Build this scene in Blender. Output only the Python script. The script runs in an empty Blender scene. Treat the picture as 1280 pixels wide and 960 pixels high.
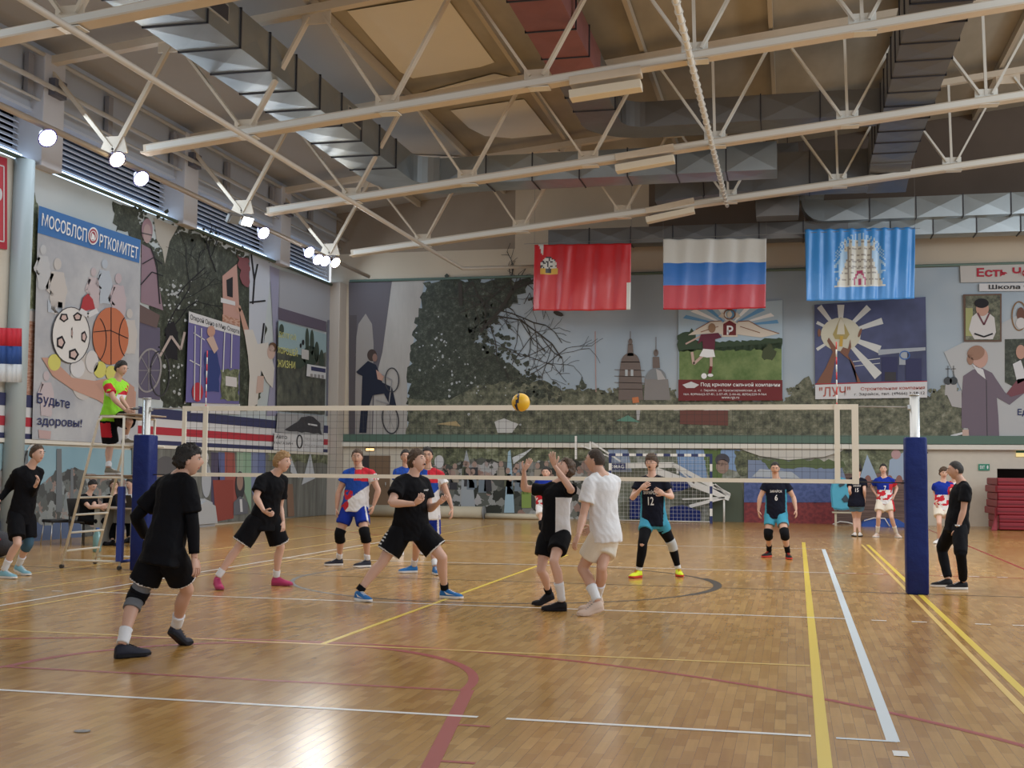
import bpy, bmesh, math, random
from mathutils import Vector, Matrix, noise
from mathutils.bvhtree import BVHTree

# ------------------------------------------------------------------ camera, world, light, exposure
SC = bpy.context.scene
COL = SC.collection
F, YAW, PITCH, ROLL = 1515.2, 0.227188, 0.0713634, 0.0095915
CAM = Vector((3.923, -16.411, 1.522))
def cam_axes():
    f = Vector((-math.sin(YAW), math.cos(YAW), 0)); r = Vector((math.cos(YAW), math.sin(YAW), 0)); u = Vector((0, 0, 1))
    f2 = f*math.cos(PITCH) + u*math.sin(PITCH); u2 = r.cross(f2)
    return r*math.cos(ROLL) + u2*math.sin(ROLL), -r*math.sin(ROLL) + u2*math.cos(ROLL), f2
CR, CU, CF = cam_axes()
cam_data = bpy.data.cameras.new('camera')
cam = bpy.data.objects.new('camera', cam_data)
COL.objects.link(cam)
m = Matrix.Identity(4)
for i in range(3):
    m[i][0], m[i][1], m[i][2], m[i][3] = CR[i], CU[i], -CF[i], CAM[i]
cam.matrix_world = m
cam_data.sensor_width = 36; cam_data.lens = F*36/1280; cam_data.clip_end = 300; cam_data.clip_start = .05
SC.camera = cam
SC.view_settings.view_transform = 'Standard'
SC.view_settings.look = 'None'
SC.view_settings.gamma = 1
SC.view_settings.use_curve_mapping = False
SC.view_settings.exposure = 0.5

world = bpy.data.worlds.new('world'); SC.world = world; world.use_nodes = True
bg = world.node_tree.nodes['Background']
bg.inputs[0].default_value = (0.93, 0.96, 1.0, 1); bg.inputs[1].default_value = 0.62

def area(name, loc, target, w, h, power, color):
    d = bpy.data.lights.new(name, 'AREA'); d.shape = 'RECTANGLE'; d.size = w; d.size_y = h; d.energy = power; d.color = color
    o = bpy.data.objects.new(name, d); COL.objects.link(o); o.location = loc
    o.rotation_euler = (Vector(target)-Vector(loc)).to_track_quat('-Z', 'Y').to_euler()
    return o
# daylight through the clerestory windows of the wall opposite and of the left wall; plus an added overhead fill panel that brightens the hall
area('daylight_right', (16.5, 2, 9.2), (-2, 4, 2), 24, 2.2, 900, (0.86, 0.94, 1.0))
area('daylight_left', (-10.4, 8, 8.3), (0, 8, 0), 26, .9, 320, (0.75, 0.88, 1.0))
area('hall_fill', (3, 6, 8.0), (3, 6, 0), 16, 20, 950, (1.0, 0.96, 0.90))

# ------------------------------------------------------------------ pixel helpers (a point of the photograph on a real plane of the hall)
def ray(u, v):
    return CF + CR*((u-640)/F) - CU*((v-480)/F)
def on(u, v, axis, val):
    d = ray(u, v); t = (val-CAM[axis])/d[axis]
    return CAM + d*t
def onplane(u, v, p0, n):
    d = ray(u, v); t = (Vector(p0)-CAM).dot(n)/d.dot(n)
    return CAM + d*t
def project(P):
    d = Vector(P)-CAM; z = d.dot(CF)
    return (640+F*d.dot(CR)/z, 480-F*d.dot(CU)/z)

# ------------------------------------------------------------------ materials
MATS = {}
def mat(name, color, rough=.6, metal=0.0, emit=0.0, bump=0.0, bscale=40, var=0.0, vscale=6, spec=.5, coat=0.0, alpha=1.0):
    if name in MATS: return MATS[name]
    M = bpy.data.materials.new(name); M.use_nodes = True; nt = M.node_tree; b = nt.nodes['Principled BSDF']
    c = (*color, 1)
    b.inputs['Base Color'].default_value = c; b.inputs['Roughness'].default_value = rough; b.inputs['Metallic'].default_value = metal
    b.inputs['Specular IOR Level'].default_value = spec; b.inputs['Coat Weight'].default_value = coat
    geo = nt.nodes.new('ShaderNodeNewGeometry')
    if var:
        n = nt.nodes.new('ShaderNodeTexNoise'); n.inputs['Scale'].default_value = vscale; n.inputs['Detail'].default_value = 4
        nt.links.new(geo.outputs['Position'], n.inputs['Vector'])
        mx = nt.nodes.new('ShaderNodeMix'); mx.data_type = 'RGBA'
        mx.inputs['A'].default_value = tuple(max(0, x*(1-var)) for x in color)+(1,); mx.inputs['B'].default_value = tuple(min(1, x*(1+var)) for x in color)+(1,)
        nt.links.new(n.outputs['Fac'], mx.inputs['Factor']); nt.links.new(mx.outputs['Result'], b.inputs['Base Color'])
    if bump:
        n = nt.nodes.new('ShaderNodeTexNoise'); n.inputs['Scale'].default_value = bscale; n.inputs['Detail'].default_value = 3
        nt.links.new(geo.outputs['Position'], n.inputs['Vector'])
        bp = nt.nodes.new('ShaderNodeBump'); bp.inputs['Strength'].default_value = bump; bp.inputs['Distance'].default_value = .02
        nt.links.new(n.outputs['Fac'], bp.inputs['Height']); nt.links.new(bp.outputs['Normal'], b.inputs['Normal'])
    if emit:
        b.inputs['Emission Color'].default_value = c; b.inputs['Emission Strength'].default_value = emit
    MATS[name] = M
    return M
def spotted(name, stops, scale=4, detail=8, rough=.55, dist=0.0, stretch=(1, 1, 1), voronoi=False, rnd=.65):
    """print on cloth: noise or cells run through a ramp of colours"""
    if name in MATS: return MATS[name]
    M = bpy.data.materials.new(name); M.use_nodes = True; nt = M.node_tree; b = nt.nodes['Principled BSDF']
    b.inputs['Roughness'].default_value = rough
    geo = nt.nodes.new('ShaderNodeNewGeometry'); mp = nt.nodes.new('ShaderNodeMapping'); mp.inputs['Scale'].default_value = stretch
    nt.links.new(geo.outputs['Position'], mp.inputs['Vector'])
    if voronoi:
        n = nt.nodes.new('ShaderNodeTexVoronoi'); n.inputs['Scale'].default_value = scale; out = n.outputs['Color']
        nz = nt.nodes.new('ShaderNodeTexNoise'); nz.inputs['Scale'].default_value = scale*1.5
        nt.links.new(mp.outputs[0], nz.inputs['Vector'])
        ad = nt.nodes.new('ShaderNodeMixRGB'); ad.blend_type = 'ADD'; ad.inputs[0].default_value = .35
        nt.links.new(mp.outputs[0], ad.inputs[1]); nt.links.new(nz.outputs['Color'], ad.inputs[2]); nt.links.new(ad.outputs[0], n.inputs['Vector'])
        sp = nt.nodes.new('ShaderNodeSeparateColor'); nt.links.new(out, sp.inputs[0]); out = sp.outputs[0]
    else:
        n = nt.nodes.new('ShaderNodeTexNoise'); n.inputs['Scale'].default_value = scale; n.inputs['Detail'].default_value = detail
        n.inputs['Roughness'].default_value = rnd; n.inputs['Distortion'].default_value = dist; out = n.outputs['Fac']
        nt.links.new(mp.outputs[0], n.inputs['Vector'])
    r = nt.nodes.new('ShaderNodeValToRGB')
    while len(r.color_ramp.elements) < len(stops): r.color_ramp.elements.new(.5)
    for e, (p, c) in zip(r.color_ramp.elements, stops): e.position = p; e.color = (*c, 1)
    nt.links.new(out, r.inputs[0]); nt.links.new(r.outputs[0], b.inputs['Base Color'])
    MATS[name] = M
    return M

# ------------------------------------------------------------------ mesh builder
ORG = {}
class MB:
    def __init__(s): s.bm = bmesh.new(); s.mats = []
    def mi(s, m):
        if m not in s.mats: s.mats.append(m)
        return s.mats.index(m)
    def face(s, pts, m, smooth=False):
        vs = [s.bm.verts.new(p) for p in pts]
        f = s.bm.faces.new(vs); f.material_index = s.mi(m); f.smooth = smooth; return f
    def box(s, lo, hi, m, bev=0.0):
        lo, hi = Vector(lo), Vector(hi); return s.obox((lo+hi)/2, (1, 0, 0), (0, 1, 0), (hi-lo)/2, m, bev)
    def obox(s, c, ax, ay, half, m, bev=0.0):
        """oriented box"""
        c = Vector(c); ax = Vector(ax).normalized(); az = ax.cross(Vector(ay)).normalized(); ay = az.cross(ax)
        b = bmesh.new(); vs = {}
        for i in (-1, 1):
            for j in (-1, 1):
                for k in (-1, 1): vs[i, j, k] = b.verts.new(c+ax*half[0]*i+ay*half[1]*j+az*half[2]*k)
        for q in (((-1,-1,-1),(-1,-1,1),(-1,1,1),(-1,1,-1)), ((1,-1,-1),(1,1,-1),(1,1,1),(1,-1,1)), ((-1,-1,-1),(1,-1,-1),(1,-1,1),(-1,-1,1)),
                  ((-1,1,-1),(-1,1,1),(1,1,1),(1,1,-1)), ((-1,-1,-1),(-1,1,-1),(1,1,-1),(1,-1,-1)), ((-1,-1,1),(1,-1,1),(1,1,1),(-1,1,1))):
            b.faces.new([vs[t] for t in q])
        if bev: bmesh.ops.bevel(b, geom=b.edges[:], offset=bev, segments=2, affect='EDGES', profile=.5)
        return s.take(b, m)
    def take(s, b, m, smooth=False):
        mp = {v: s.bm.verts.new(v.co) for v in b.verts}; out = []
        for f in b.faces:
            g = s.bm.faces.new([mp[v] for v in f.verts]); g.material_index = s.mi(m); g.smooth = smooth or f.smooth; out.append(g)
        b.free(); return out
    def bar(s, a, b, w, h, m, up=(0, 0, 1), bev=0.0):
        a, b = Vector(a), Vector(b); d = b-a; up = Vector(up)
        if abs(d.normalized().dot(up)) > .98: up = Vector((0, 1, 0))
        side = d.cross(up).normalized()
        return s.obox((a+b)/2, d, side, (d.length/2, w/2, h/2), m, bev)
    def loft(s, rings, m, caps=True, smooth=True, closed=True):
        rv = [[s.bm.verts.new(p) for p in r] for r in rings]; n = len(rv[0]); k = s.mi(m)
        for a, b in zip(rv, rv[1:]):
            for i in range(n if closed else n-1):
                f = s.bm.faces.new((a[i], a[(i+1) % n], b[(i+1) % n], b[i])); f.material_index = k; f.smooth = smooth
        if caps:
            for r, rev in ((rv[0], True), (rv[-1], False)):
                f = s.bm.faces.new(r[::-1] if rev else r); f.material_index = k; f.smooth = False
    def tube(s, pts, rad, m, n=10, caps=True, side=None):
        pts = [Vector(p) for p in pts]
        if not hasattr(rad, '__len__'): rad = [rad]*len(pts)
        rings = []; prev = None
        for i, p in enumerate(pts):
            t = (pts[min(i+1, len(pts)-1)]-pts[max(i-1, 0)]).normalized()
            if prev is None:
                ref = Vector(side) if side else (Vector((0, 0, 1)) if abs(t.z) < .9 else Vector((0, 1, 0)))
                x = (ref-t*ref.dot(t)).normalized()
            else: x = (prev-t*prev.dot(t)).normalized()
            prev = x; y = t.cross(x); r = rad[i]; r = (r, r) if not hasattr(r, '__len__') else r
            rings.append([p+x*r[0]*math.cos(2*math.pi*j/n)+y*r[1]*math.sin(2*math.pi*j/n) for j in range(n)])
        s.loft(rings, m, caps)
    def ball(s, c, r, m, seg=16, rings=10, ax=None):
        b = bmesh.new(); bmesh.ops.create_uvsphere(b, u_segments=seg, v_segments=rings, radius=1)
        r = (r, r, r) if not hasattr(r, '__len__') else r
        for v in b.verts:
            q = Vector((v.co.x*r[0], v.co.y*r[1], v.co.z*r[2]))
            if ax: q = ax[0]*q.x+ax[1]*q.y+ax[2]*q.z
            v.co = q+Vector(c)
        return s.take(b, m, True)
    def prism(s, pts, d, m, bev=0):
        """polygon pushed out along d"""
        b = bmesh.new(); d = Vector(d); a = [b.verts.new(Vector(p)) for p in pts]; c = [b.verts.new(Vector(p)+d) for p in pts]; n = len(a)
        b.faces.new(a); b.faces.new(c[::-1])
        for i in range(n): b.faces.new((a[i], c[i], c[(i+1) % n], a[(i+1) % n]))
        bmesh.ops.recalc_face_normals(b, faces=b.faces[:])
        if bev: bmesh.ops.bevel(b, geom=b.edges[:], offset=bev, segments=2, affect='EDGES')
        return s.take(b, m)
    def build(s, name, parent=None, origin=None, recalc=False):
        if recalc: bmesh.ops.recalc_face_normals(s.bm, faces=s.bm.faces[:])
        if origin is None:
            if parent is not None: origin = ORG[parent.name]
            else:
                co = [v.co for v in s.bm.verts]
                origin = Vector(((min(c.x for c in co)+max(c.x for c in co))/2, (min(c.y for c in co)+max(c.y for c in co))/2, min(c.z for c in co)))
        origin = Vector(origin)
        bmesh.ops.translate(s.bm, verts=s.bm.verts[:], vec=-origin)
        me = bpy.data.meshes.new(name); s.bm.to_mesh(me); s.bm.free()
        for m in s.mats: me.materials.append(m)
        o = bpy.data.objects.new(name, me); COL.objects.link(o)
        if parent is not None: o.parent = parent; o.location = origin-ORG[parent.name]
        else: o.location = origin
        ORG[o.name] = origin
        return o
def tag(o, label=None, cat=None, group=None, kind=None):
    if label: o['label'] = label
    if cat: o['category'] = cat
    if group: o['group'] = group
    if kind: o['kind'] = kind
    return o
def struct(o): return tag(o, kind='structure')
def empty(name, loc, label, cat, group=None):
    o = bpy.data.objects.new(name, None); COL.objects.link(o); o.location = loc; o.empty_display_size = .1; ORG[o.name] = Vector(loc)
    return tag(o, label, cat, group)
def copy_tree(o, loc, label, group=None):
    c = o.copy(); COL.objects.link(c); c.location = loc; c['label'] = label
    if group: c['group'] = group
    def kids(src, dst):
        for ch in list(src.children):
            k = ch.copy(); COL.objects.link(k); k.parent = dst; kids(ch, k)
    kids(o, c)
    return c

# lettering: a text curve turned into faces, fitted into the quad TL,TR,BR,BL
def text_faces(string, bold=0.0, extr=0.0):
    cu = bpy.data.curves.new('lettering', 'FONT'); cu.body = string; cu.resolution_u = 2; cu.offset = bold; cu.extrude = extr
    o = bpy.data.objects.new('lettering', cu); COL.objects.link(o)
    dg = bpy.context.evaluated_depsgraph_get(); me = bpy.data.meshes.new_from_object(o.evaluated_get(dg))
    bpy.data.objects.remove(o); bpy.data.curves.remove(cu)
    vs = [v.co.copy() for v in me.vertices]; fs = [list(p.vertices) for p in me.polygons]; bpy.data.meshes.remove(me)
    if not vs: return [], []
    x0, x1 = min(v.x for v in vs), max(v.x for v in vs); y0, y1 = min(v.y for v in vs), max(v.y for v in vs)
    return [((v.x-x0)/(x1-x0), (v.y-y0)/(y1-y0)) for v in vs], fs
def add_text(mb, string, quad, m, bold=0.0):
    uv, fs = text_faces(string, bold); TL, TR, BR, BL = [Vector(q) for q in quad]; k = mb.mi(m)
    vs = [mb.bm.verts.new((BL*(1-a)+BR*a)*(1-b)+(TL*(1-a)+TR*a)*b) for a, b in uv]
    for f in fs:
        try: g = mb.bm.faces.new([vs[i] for i in f]); g.material_index = k
        except ValueError: pass

# flat prints: polygons given on the photograph, laid on a real plane in thin layers
LWX, BWY = -11.1, 22.0
PLANES = {'L': lambda u, v, o: on(u, v, 0, LWX+o), 'B': lambda u, v, o: on(u, v, 1, BWY-o)}
class Print(MB):
    def __init__(s, plane, off=.02, y=None):
        super().__init__(); s.p = PLANES[plane] if isinstance(plane, str) else plane; s.off = off
    def P(s, pt, lay=0): return s.p(pt[0], pt[1], s.off+lay*.006)
    def base(s, pts, m, thick=.012):
        a = [s.P(p) for p in pts]; b = [s.p(p[0], p[1], s.off-thick) for p in pts]; n = len(a)
        s.face(a, m); 
        for i in range(n): s.face((a[i], b[i], b[(i+1) % n], a[(i+1) % n]), m)
    def poly(s, pts, m, lay=1): s.face([s.P(p, lay) for p in pts], m)
    def ragged(s, pts, m, lay=1, amp=3, step=4, seed=1):
        rnd = random.Random(seed); out = []
        for i, a in enumerate(pts):
            b = pts[(i+1) % len(pts)]; L = math.hypot(b[0]-a[0], b[1]-a[1]); n = max(1, int(L/step))
            for j in range(n):
                t = j/n; out.append((a[0]+(b[0]-a[0])*t+rnd.uniform(-amp, amp), a[1]+(b[1]-a[1])*t+rnd.uniform(-amp, amp)))
        s.poly(out, m, lay)
    def ell(s, c, rx, ry, m, lay=1, n=24, rot=0, a0=0, a1=360):
        pts = []
        for i in range(n):
            a = math.radians(a0+(a1-a0)*i/(n if a1-a0 == 360 else n-1)); x, y = rx*math.cos(a), ry*math.sin(a); r = math.radians(rot)
            pts.append((c[0]+x*math.cos(r)-y*math.sin(r), c[1]+x*math.sin(r)+y*math.cos(r)))
        s.poly(pts, m, lay)
    def line(s, pts, w, m, lay=1):
        for (x0, y0), (x1, y1) in zip(pts, pts[1:]):
            L = math.hypot(x1-x0, y1-y0) or 1; nx, ny = -(y1-y0)/L*w/2, (x1-x0)/L*w/2
            s.poly([(x0+nx, y0+ny), (x1+nx, y1+ny), (x1-nx, y1-ny), (x0-nx, y0-ny)], m, lay)
    def ring(s, c, rx, ry, w, m, lay=1, n=28, a0=0, a1=360, rot=0):
        r = math.radians(rot); pts = []
        for i in range(n+1):
            a = math.radians(a0+(a1-a0)*i/n); x, y = rx*math.cos(a), ry*math.sin(a); pts.append((c[0]+x*math.cos(r)-y*math.sin(r), c[1]+x*math.sin(r)+y*math.cos(r)))
        s.line(pts, w, m, lay)
    def leaves(s, pts, n, m, lay=3, size=(1.5, 4), spread=5, seed=1):
        rnd = random.Random(seed)
        for k in range(n):
            i = rnd.randrange(len(pts)); a, b = pts[i], pts[(i+1) % len(pts)]; t = rnd.random(); c = (a[0]+(b[0]-a[0])*t+rnd.gauss(0, spread), a[1]+(b[1]-a[1])*t+rnd.gauss(0, spread)); r_ = rnd.uniform(*size)
            s.poly([(c[0]+r_*rnd.uniform(.5, 1.2)*math.cos(q*1.05), c[1]+r_*rnd.uniform(.5, 1.2)*math.sin(q*1.05)) for q in range(6)], m, lay+k % 3*.2)
    def twig(s, x, y, ang, L, w_, depth, m, rnd, lay=5):
        pts = [(x, y)]
        for k in range(4):
            ang += rnd.gauss(0, .16); x += math.cos(ang)*L/4; y += math.sin(ang)*L/4; pts.append((x, y))
            if depth and k > 0 and rnd.random() < .8: s.twig(x, y, ang+rnd.choice((-1, 1))*rnd.uniform(.45, .9), L*rnd.uniform(.45, .7), w_*.6, depth-1, m, rnd, lay)
        s.line(pts, max(w_, .45), m, lay+.1*depth)
    def text(s, string, quad, m, lay=2, bold=0.0): add_text(s, string, [s.P(q, lay) for q in quad], m, bold)
# ------------------------------------------------------------------ floor
def floor_material():
    M = bpy.data.materials.new('parquet'); M.use_nodes = True; nt = M.node_tree; b = nt.nodes['Principled BSDF']; L = nt.links.new
    geo = nt.nodes.new('ShaderNodeNewGeometry'); mp = nt.nodes.new('ShaderNodeMapping'); mp.inputs['Rotation'].default_value = (0, 0, math.pi/2)
    L(geo.outputs['Position'], mp.inputs['Vector'])
    def brick(sx, sy, c1, c2, mort):
        t = nt.nodes.new('ShaderNodeTexBrick'); t.inputs['Scale'].default_value = 1; t.inputs['Brick Width'].default_value = sx; t.inputs['Row Height'].default_value = sy
        t.inputs['Mortar Size'].default_value = mort; t.inputs['Color1'].default_value = (*c1, 1); t.inputs['Color2'].default_value = (*c2, 1)
        t.inputs['Mortar'].default_value = (.20, .11, .045, 1); t.offset = .37; t.inputs['Bias'].default_value = -.1
        L(mp.outputs[0], t.inputs['Vector']); return t
    t = brick(.30, .068, (.42, .225, .058), (.58, .35, .118), .0010)
    n = nt.nodes.new('ShaderNodeTexNoise'); n.inputs['Scale'].default_value = .35; n.inputs['Detail'].default_value = 3
    L(geo.outputs['Position'], n.inputs['Vector'])
    mp2 = nt.nodes.new('ShaderNodeMapping'); mp2.inputs['Scale'].default_value = (30, 2.2, 1); L(geo.outputs['Position'], mp2.inputs['Vector'])
    g = nt.nodes.new('ShaderNodeTexNoise'); g.inputs['Scale'].default_value = 1; g.inputs['Detail'].default_value = 5; L(mp2.outputs[0], g.inputs['Vector'])
    hs = nt.nodes.new('ShaderNodeHueSaturation'); L(t.outputs['Color'], hs.inputs['Color'])
    mr = nt.nodes.new('ShaderNodeMapRange'); mr.inputs['To Min'].default_value = .82; mr.inputs['To Max'].default_value = 1.22
    ad = nt.nodes.new('ShaderNodeMath'); ad.operation = 'ADD'; L(n.outputs['Fac'], ad.inputs[0]); L(g.outputs['Fac'], ad.inputs[1])
    mr.inputs['From Min'].default_value = .5; mr.inputs['From Max'].default_value = 1.5
    L(ad.outputs[0], mr.inputs['Value']); L(mr.outputs[0], hs.inputs['Value']); L(hs.outputs[0], b.inputs['Base Color'])
    r = nt.nodes.new('ShaderNodeMapRange'); r.inputs['To Min'].default_value = .12; r.inputs['To Max'].default_value = .25; L(n.outputs['Fac'], r.inputs['Value']); L(r.outputs[0], b.inputs['Roughness'])
    n2 = nt.nodes.new('ShaderNodeTexNoise'); n2.inputs['Scale'].default_value = 2.5; L(geo.outputs['Position'], n2.inputs['Vector'])
    bp = nt.nodes.new('ShaderNodeBump'); bp.inputs['Strength'].default_value = .05; bp.inputs['Distance'].default_value = .02; L(n2.outputs['Fac'], bp.inputs['Height']); L(bp.outputs['Normal'], b.inputs['Normal'])
    bp2 = nt.nodes.new('ShaderNodeBump'); bp2.inputs['Strength'].default_value = .12; bp2.inputs['Distance'].default_value = .004
    sc = nt.nodes.new('ShaderNodeSeparateColor'); L(t.outputs['Color'], sc.inputs[0]); L(sc.outputs[0], bp2.inputs['Height']); L(bp.outputs['Normal'], bp2.inputs['Normal']); L(bp2.outputs['Normal'], b.inputs['Normal'])
    b.inputs['Specular IOR Level'].default_value = .5
    return M
FLOOR = floor_material()
W_LINE = mat('court_white', (.85, .87, .88), .3); W_TAPE = mat('court_blue_white', (.72, .82, .9), .3)
Y_LINE = mat('court_yellow', (.80, .60, .07), .3); Y_FAINT = mat('court_pale_yellow', (.78, .55, .16), .3)
R_LINE = mat('court_red', (.33, .025, .025), .35, spec=.3); K_LINE = mat('court_dark', (.05, .045, .04), .35, spec=.3)
fl = MB()
fl.box((-11.1, -22, -.2), (20, 22, 0), FLOOR)
LAY = [0]
def strip(a, b, w, m):
    LAY[0] += 1; z = .0012+.00004*LAY[0]; a, b = Vector((a[0], a[1], z)), Vector((b[0], b[1], z)); d = (b-a).normalized(); n = Vector((-d.y, d.x, 0))*w/2
    fl.face([a+n, a-n, b-n, b+n], m)
def arc(c, r, a0, a1, w, m, n=48):
    LAY[0] += 1; z = .0012+.00004*LAY[0]
    for i in range(n):
        t0, t1 = [math.radians(a0+(a1-a0)*k/n) for k in (i, i+1)]
        q = [Vector((c[0]+rr*math.cos(t), c[1]+rr*math.sin(t), z)) for rr, t in ((r-w/2, t0), (r+w/2, t0), (r+w/2, t1), (r-w/2, t1))]
        fl.face(q, m)
strip((-11, 0), (19, 0), .05, K_LINE)
arc((0.02, .1), 2.9, 0, 360, .065, K_LINE); arc((0.02, .15), 2.92, -25, 25, .11, K_LINE, 16)
arc((-.1, -12.75), 6.5, 10, 170, .06, R_LINE, 90)
strip((7.6, -14), (7.6, 20), .05, R_LINE)
for s in (-1, 1): strip((-.1+s*1.82, -8.15), (-.1+s*2.32, -11), .09 if s > 0 else .06, R_LINE)
arc((-.1, -8.15), 1.8, 0, 180, .075, R_LINE, 40); strip((-1.9, -8.18), (1.72, -8.18), .05, R_LINE)
for yy in (-9.28, -10.18): strip((1.72+(-8.15-yy)*.16, yy), (1.98+(-8.15-yy)*.16, yy), .04, R_LINE)
strip((4.5, 3), (7.6, 3), .05, R_LINE); strip((-9, 14), (-3, 8), .05, R_LINE)
strip((-4.2, -16), (-4.2, 17), .05, Y_FAINT); strip((-5.3, -16), (-5.3, 17), .05, Y_FAINT); strip((-6.6, -16), (-6.6, 17), .05, Y_FAINT)
strip((-.07, -6.4), (-.07, 5.5), .055, Y_LINE)
strip((-4.2, -6.38), (4.05, -6.38), .05, Y_FAINT)
strip((4.16, 11.4), (4.07, -12.5), .075, Y_LINE); strip((5.5, 11), (5.5, -13), .065, Y_LINE)
strip((5.38, 11), (5.38, -13), .05, Y_FAINT)
strip((-4.5, -9), (-4.5, 9), .05, W_LINE); strip((-4.5, -9.03), (2.02, -9.03), .05, W_LINE); strip((2.2, -9.03), (4.02, -9.03), .05, W_LINE)
strip((4.16, -9.05), (4.5, -9.05), .04, W_TAPE); strip((-4.5, 9), (4.5, 9), .05, W_LINE)
strip((4.475, -9.06), (4.53, 9), .075, W_TAPE)
for yy in (-3.05, 3): strip((-4.5, yy), (4.5, yy), .05, W_LINE)
for x in (4.72, 5.12, 5.74, 6.1, 6.5, 6.9, 7.3): strip((x, -3.1), (x+.15, -3.1), .05, W_LINE); strip((x, 3.05), (x+.15, 3.05), .05, W_LINE)
for x in (-4.9, -5.3): strip((x, -3.1), (x+.15, -3.1), .05, W_LINE)
strip((4.45, -9.36), (4.53, -9.36), .13, W_LINE)
LAY[0] += 1
fl.face([Vector((-.07+.05*math.cos(a*.524), -10.04+.04*math.sin(a*.524), .004)) for a in range(12)], mat('floor_scuff', (.08, .06, .05), .3))
struct(fl.build('floor'))

# ------------------------------------------------------------------ walls
TAN = mat('wall_tan', (.56, .49, .39), .8, bump=.1, bscale=3, var=.12, vscale=.7); CREAM = mat('wall_cream', (.62, .58, .50), .7, var=.06)
GREYBLUE = mat('wall_grey', (.46, .51, .60), .75, var=.08, vscale=.8); PIL = mat('pilaster_paint', (.60, .61, .66), .7)
BROWNW = mat('wall_brown', (.22, .16, .12), .8, var=.2, vscale=1)
DX0, DX1, DZ = on(1247, 620, 1, BWY).x, 12.6, 1.72
w = MB()
w.box((-11.3, 22, 0), (DX0, 22.3, 2.4), CREAM); w.box((DX1, 22, 0), (20, 22.3, 2.4), CREAM); w.box((DX0, 22, DZ), (DX1, 22.3, 2.4), CREAM)
w.box((-11.3, 22, 2.4), (20, 22.3, 8.2), TAN)
w.box((-11.3, 22, 8.2), (20, 22.3, 8.8), TAN)
w.box((-11.3, 22, 8.8), (-4.9, 22.3, 14), mat('wall_upper_shade', (.30, .25, .20), .8, var=.15, vscale=.8)); w.box((-4.9, 22, 8.8), (-.5, 22.3, 14), TAN); w.box((-.5, 22, 8.8), (20, 22.3, 14), mat('wall_upper_deep_shade', (.13, .10, .08), .8, var=.2, vscale=.8))  # shade high on the end wall is put into the brown and dark colours
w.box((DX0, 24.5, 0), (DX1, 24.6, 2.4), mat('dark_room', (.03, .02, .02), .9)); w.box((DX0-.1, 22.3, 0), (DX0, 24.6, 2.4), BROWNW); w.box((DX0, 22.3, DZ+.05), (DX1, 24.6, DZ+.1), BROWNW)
w.box((DX0, 22.3, -.1), (DX1, 24.6, 0), BROWNW)
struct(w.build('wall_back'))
w = MB()
w.box((-11.5, -18, 0), (-11.1, 22, 7.6), CREAM)
w.box((-11.6, -18, 8.75), (-11.15, 22, 10.3), GREYBLUE)
struct(w.build('wall_left'))
E1 = mat('mural_edge_green', (.11, .17, .14), .5)
t = MB(); t.box((-10.75, 21.9, 2.44), (20, 21.98, 2.69), mat('green_rail', (.09, .16, .125), .5)); struct(t.build('trim_1'))
t = MB(); t.box((-10.75, 21.82, 2.27), (20, 21.98, 2.42), mat('white_rail', (.72, .70, .64), .5), .015); struct(t.build('trim_2'))
t = MB(); t.tube([(-11.03, -18, 7.64), (-11.03, 21.5, 7.66)], .045, E1, 8); t.tube([(-10.6, 21.93, 7.86), (20, 21.93, 7.84)], .045, E1, 8); struct(t.build('trim_3'))
t = MB(); t.box((-11.1, -18, 1.98), (-11.02, 21.5, 2.06), mat('white_rail', (.72, .70, .64), .5)); struct(t.build('trim_4'))
# corner column
t = MB(); t.box((-11.1, 21.35, 0), (-10.72, 22, 7.75), mat('corner_paint', (.50, .45, .40), .7), .02); struct(t.build('trim_5'))
PANE = mat('window_dark_glass', (.05, .065, .10), .2); PANE2 = mat('window_daylight_low', (.62, .80, 1.0), .4, emit=1.6); SLAT = mat('louvre_slat', (.55, .60, .70), .5); LED = mat('window_sill_white', (.8, .86, .92), .5)
pys = [5.35+5.9*k for k in range(-3, 3)]
for k, py in enumerate(pys):
    t = MB(); t.box((-11.55, py-.36, 7.6), (-10.85, py+.36, 9.95), PIL, .02); t.box((-10.98, py-.22, 9.1), (-10.7, py+.2, 9.45), mat('bracket_dark', (.12, .12, .15), .5)); struct(t.build('trim_%d' % (6+k)))
n = 0
for a, b in zip([-18]+[p+.36 for p in pys], [p-.36 for p in pys]+[21.9]):
    if b-a < .8 or b < -3: continue
    n += 1
    t = MB(); t.box((-11.75, a-.9, 7.6), (-11.7, b+.9, 8.9), PANE); t.box((-11.36, a, 7.62), (-11.3, b, 7.84), PANE2)
    for i in range(7):
        z = 7.95+i*.12; t.obox((-11.45, (a+b)/2, z), (0, 1, 0), (1, 0, -.9), ((b-a)/2, .06, .012), SLAT)
    t.box((-11.7, a, 7.55), (-11.12, b, 7.62), LED)
    t.box((-11.5, a, 8.72), (-11.1, b, 8.78), SLAT)
    struct(t.build('window_%d' % n))
# pipes and rails on the upper wall
PIPE = mat('pipe_grey', (.52, .51, .49), .5)
for nm, zz, r, x in (('trim_20', 9.22, .055, -10.72), ('trim_21', 8.95, .03, -10.95), ('trim_22', 9.9, .05, -10.9)):
    t = MB(); t.tube([(x, -18, zz), (x, 21.9, zz)], r, PIPE, 8); struct(t.build(nm))
t = MB()
for k in range(14): t.box((-11.1, -10+2.95*k-.09, 9.0), (-11.0, -10+2.95*k+.09, 9.85), mat('panel_post', (.30, .30, .33), .6))
struct(t.build('trim_23'))

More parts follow.
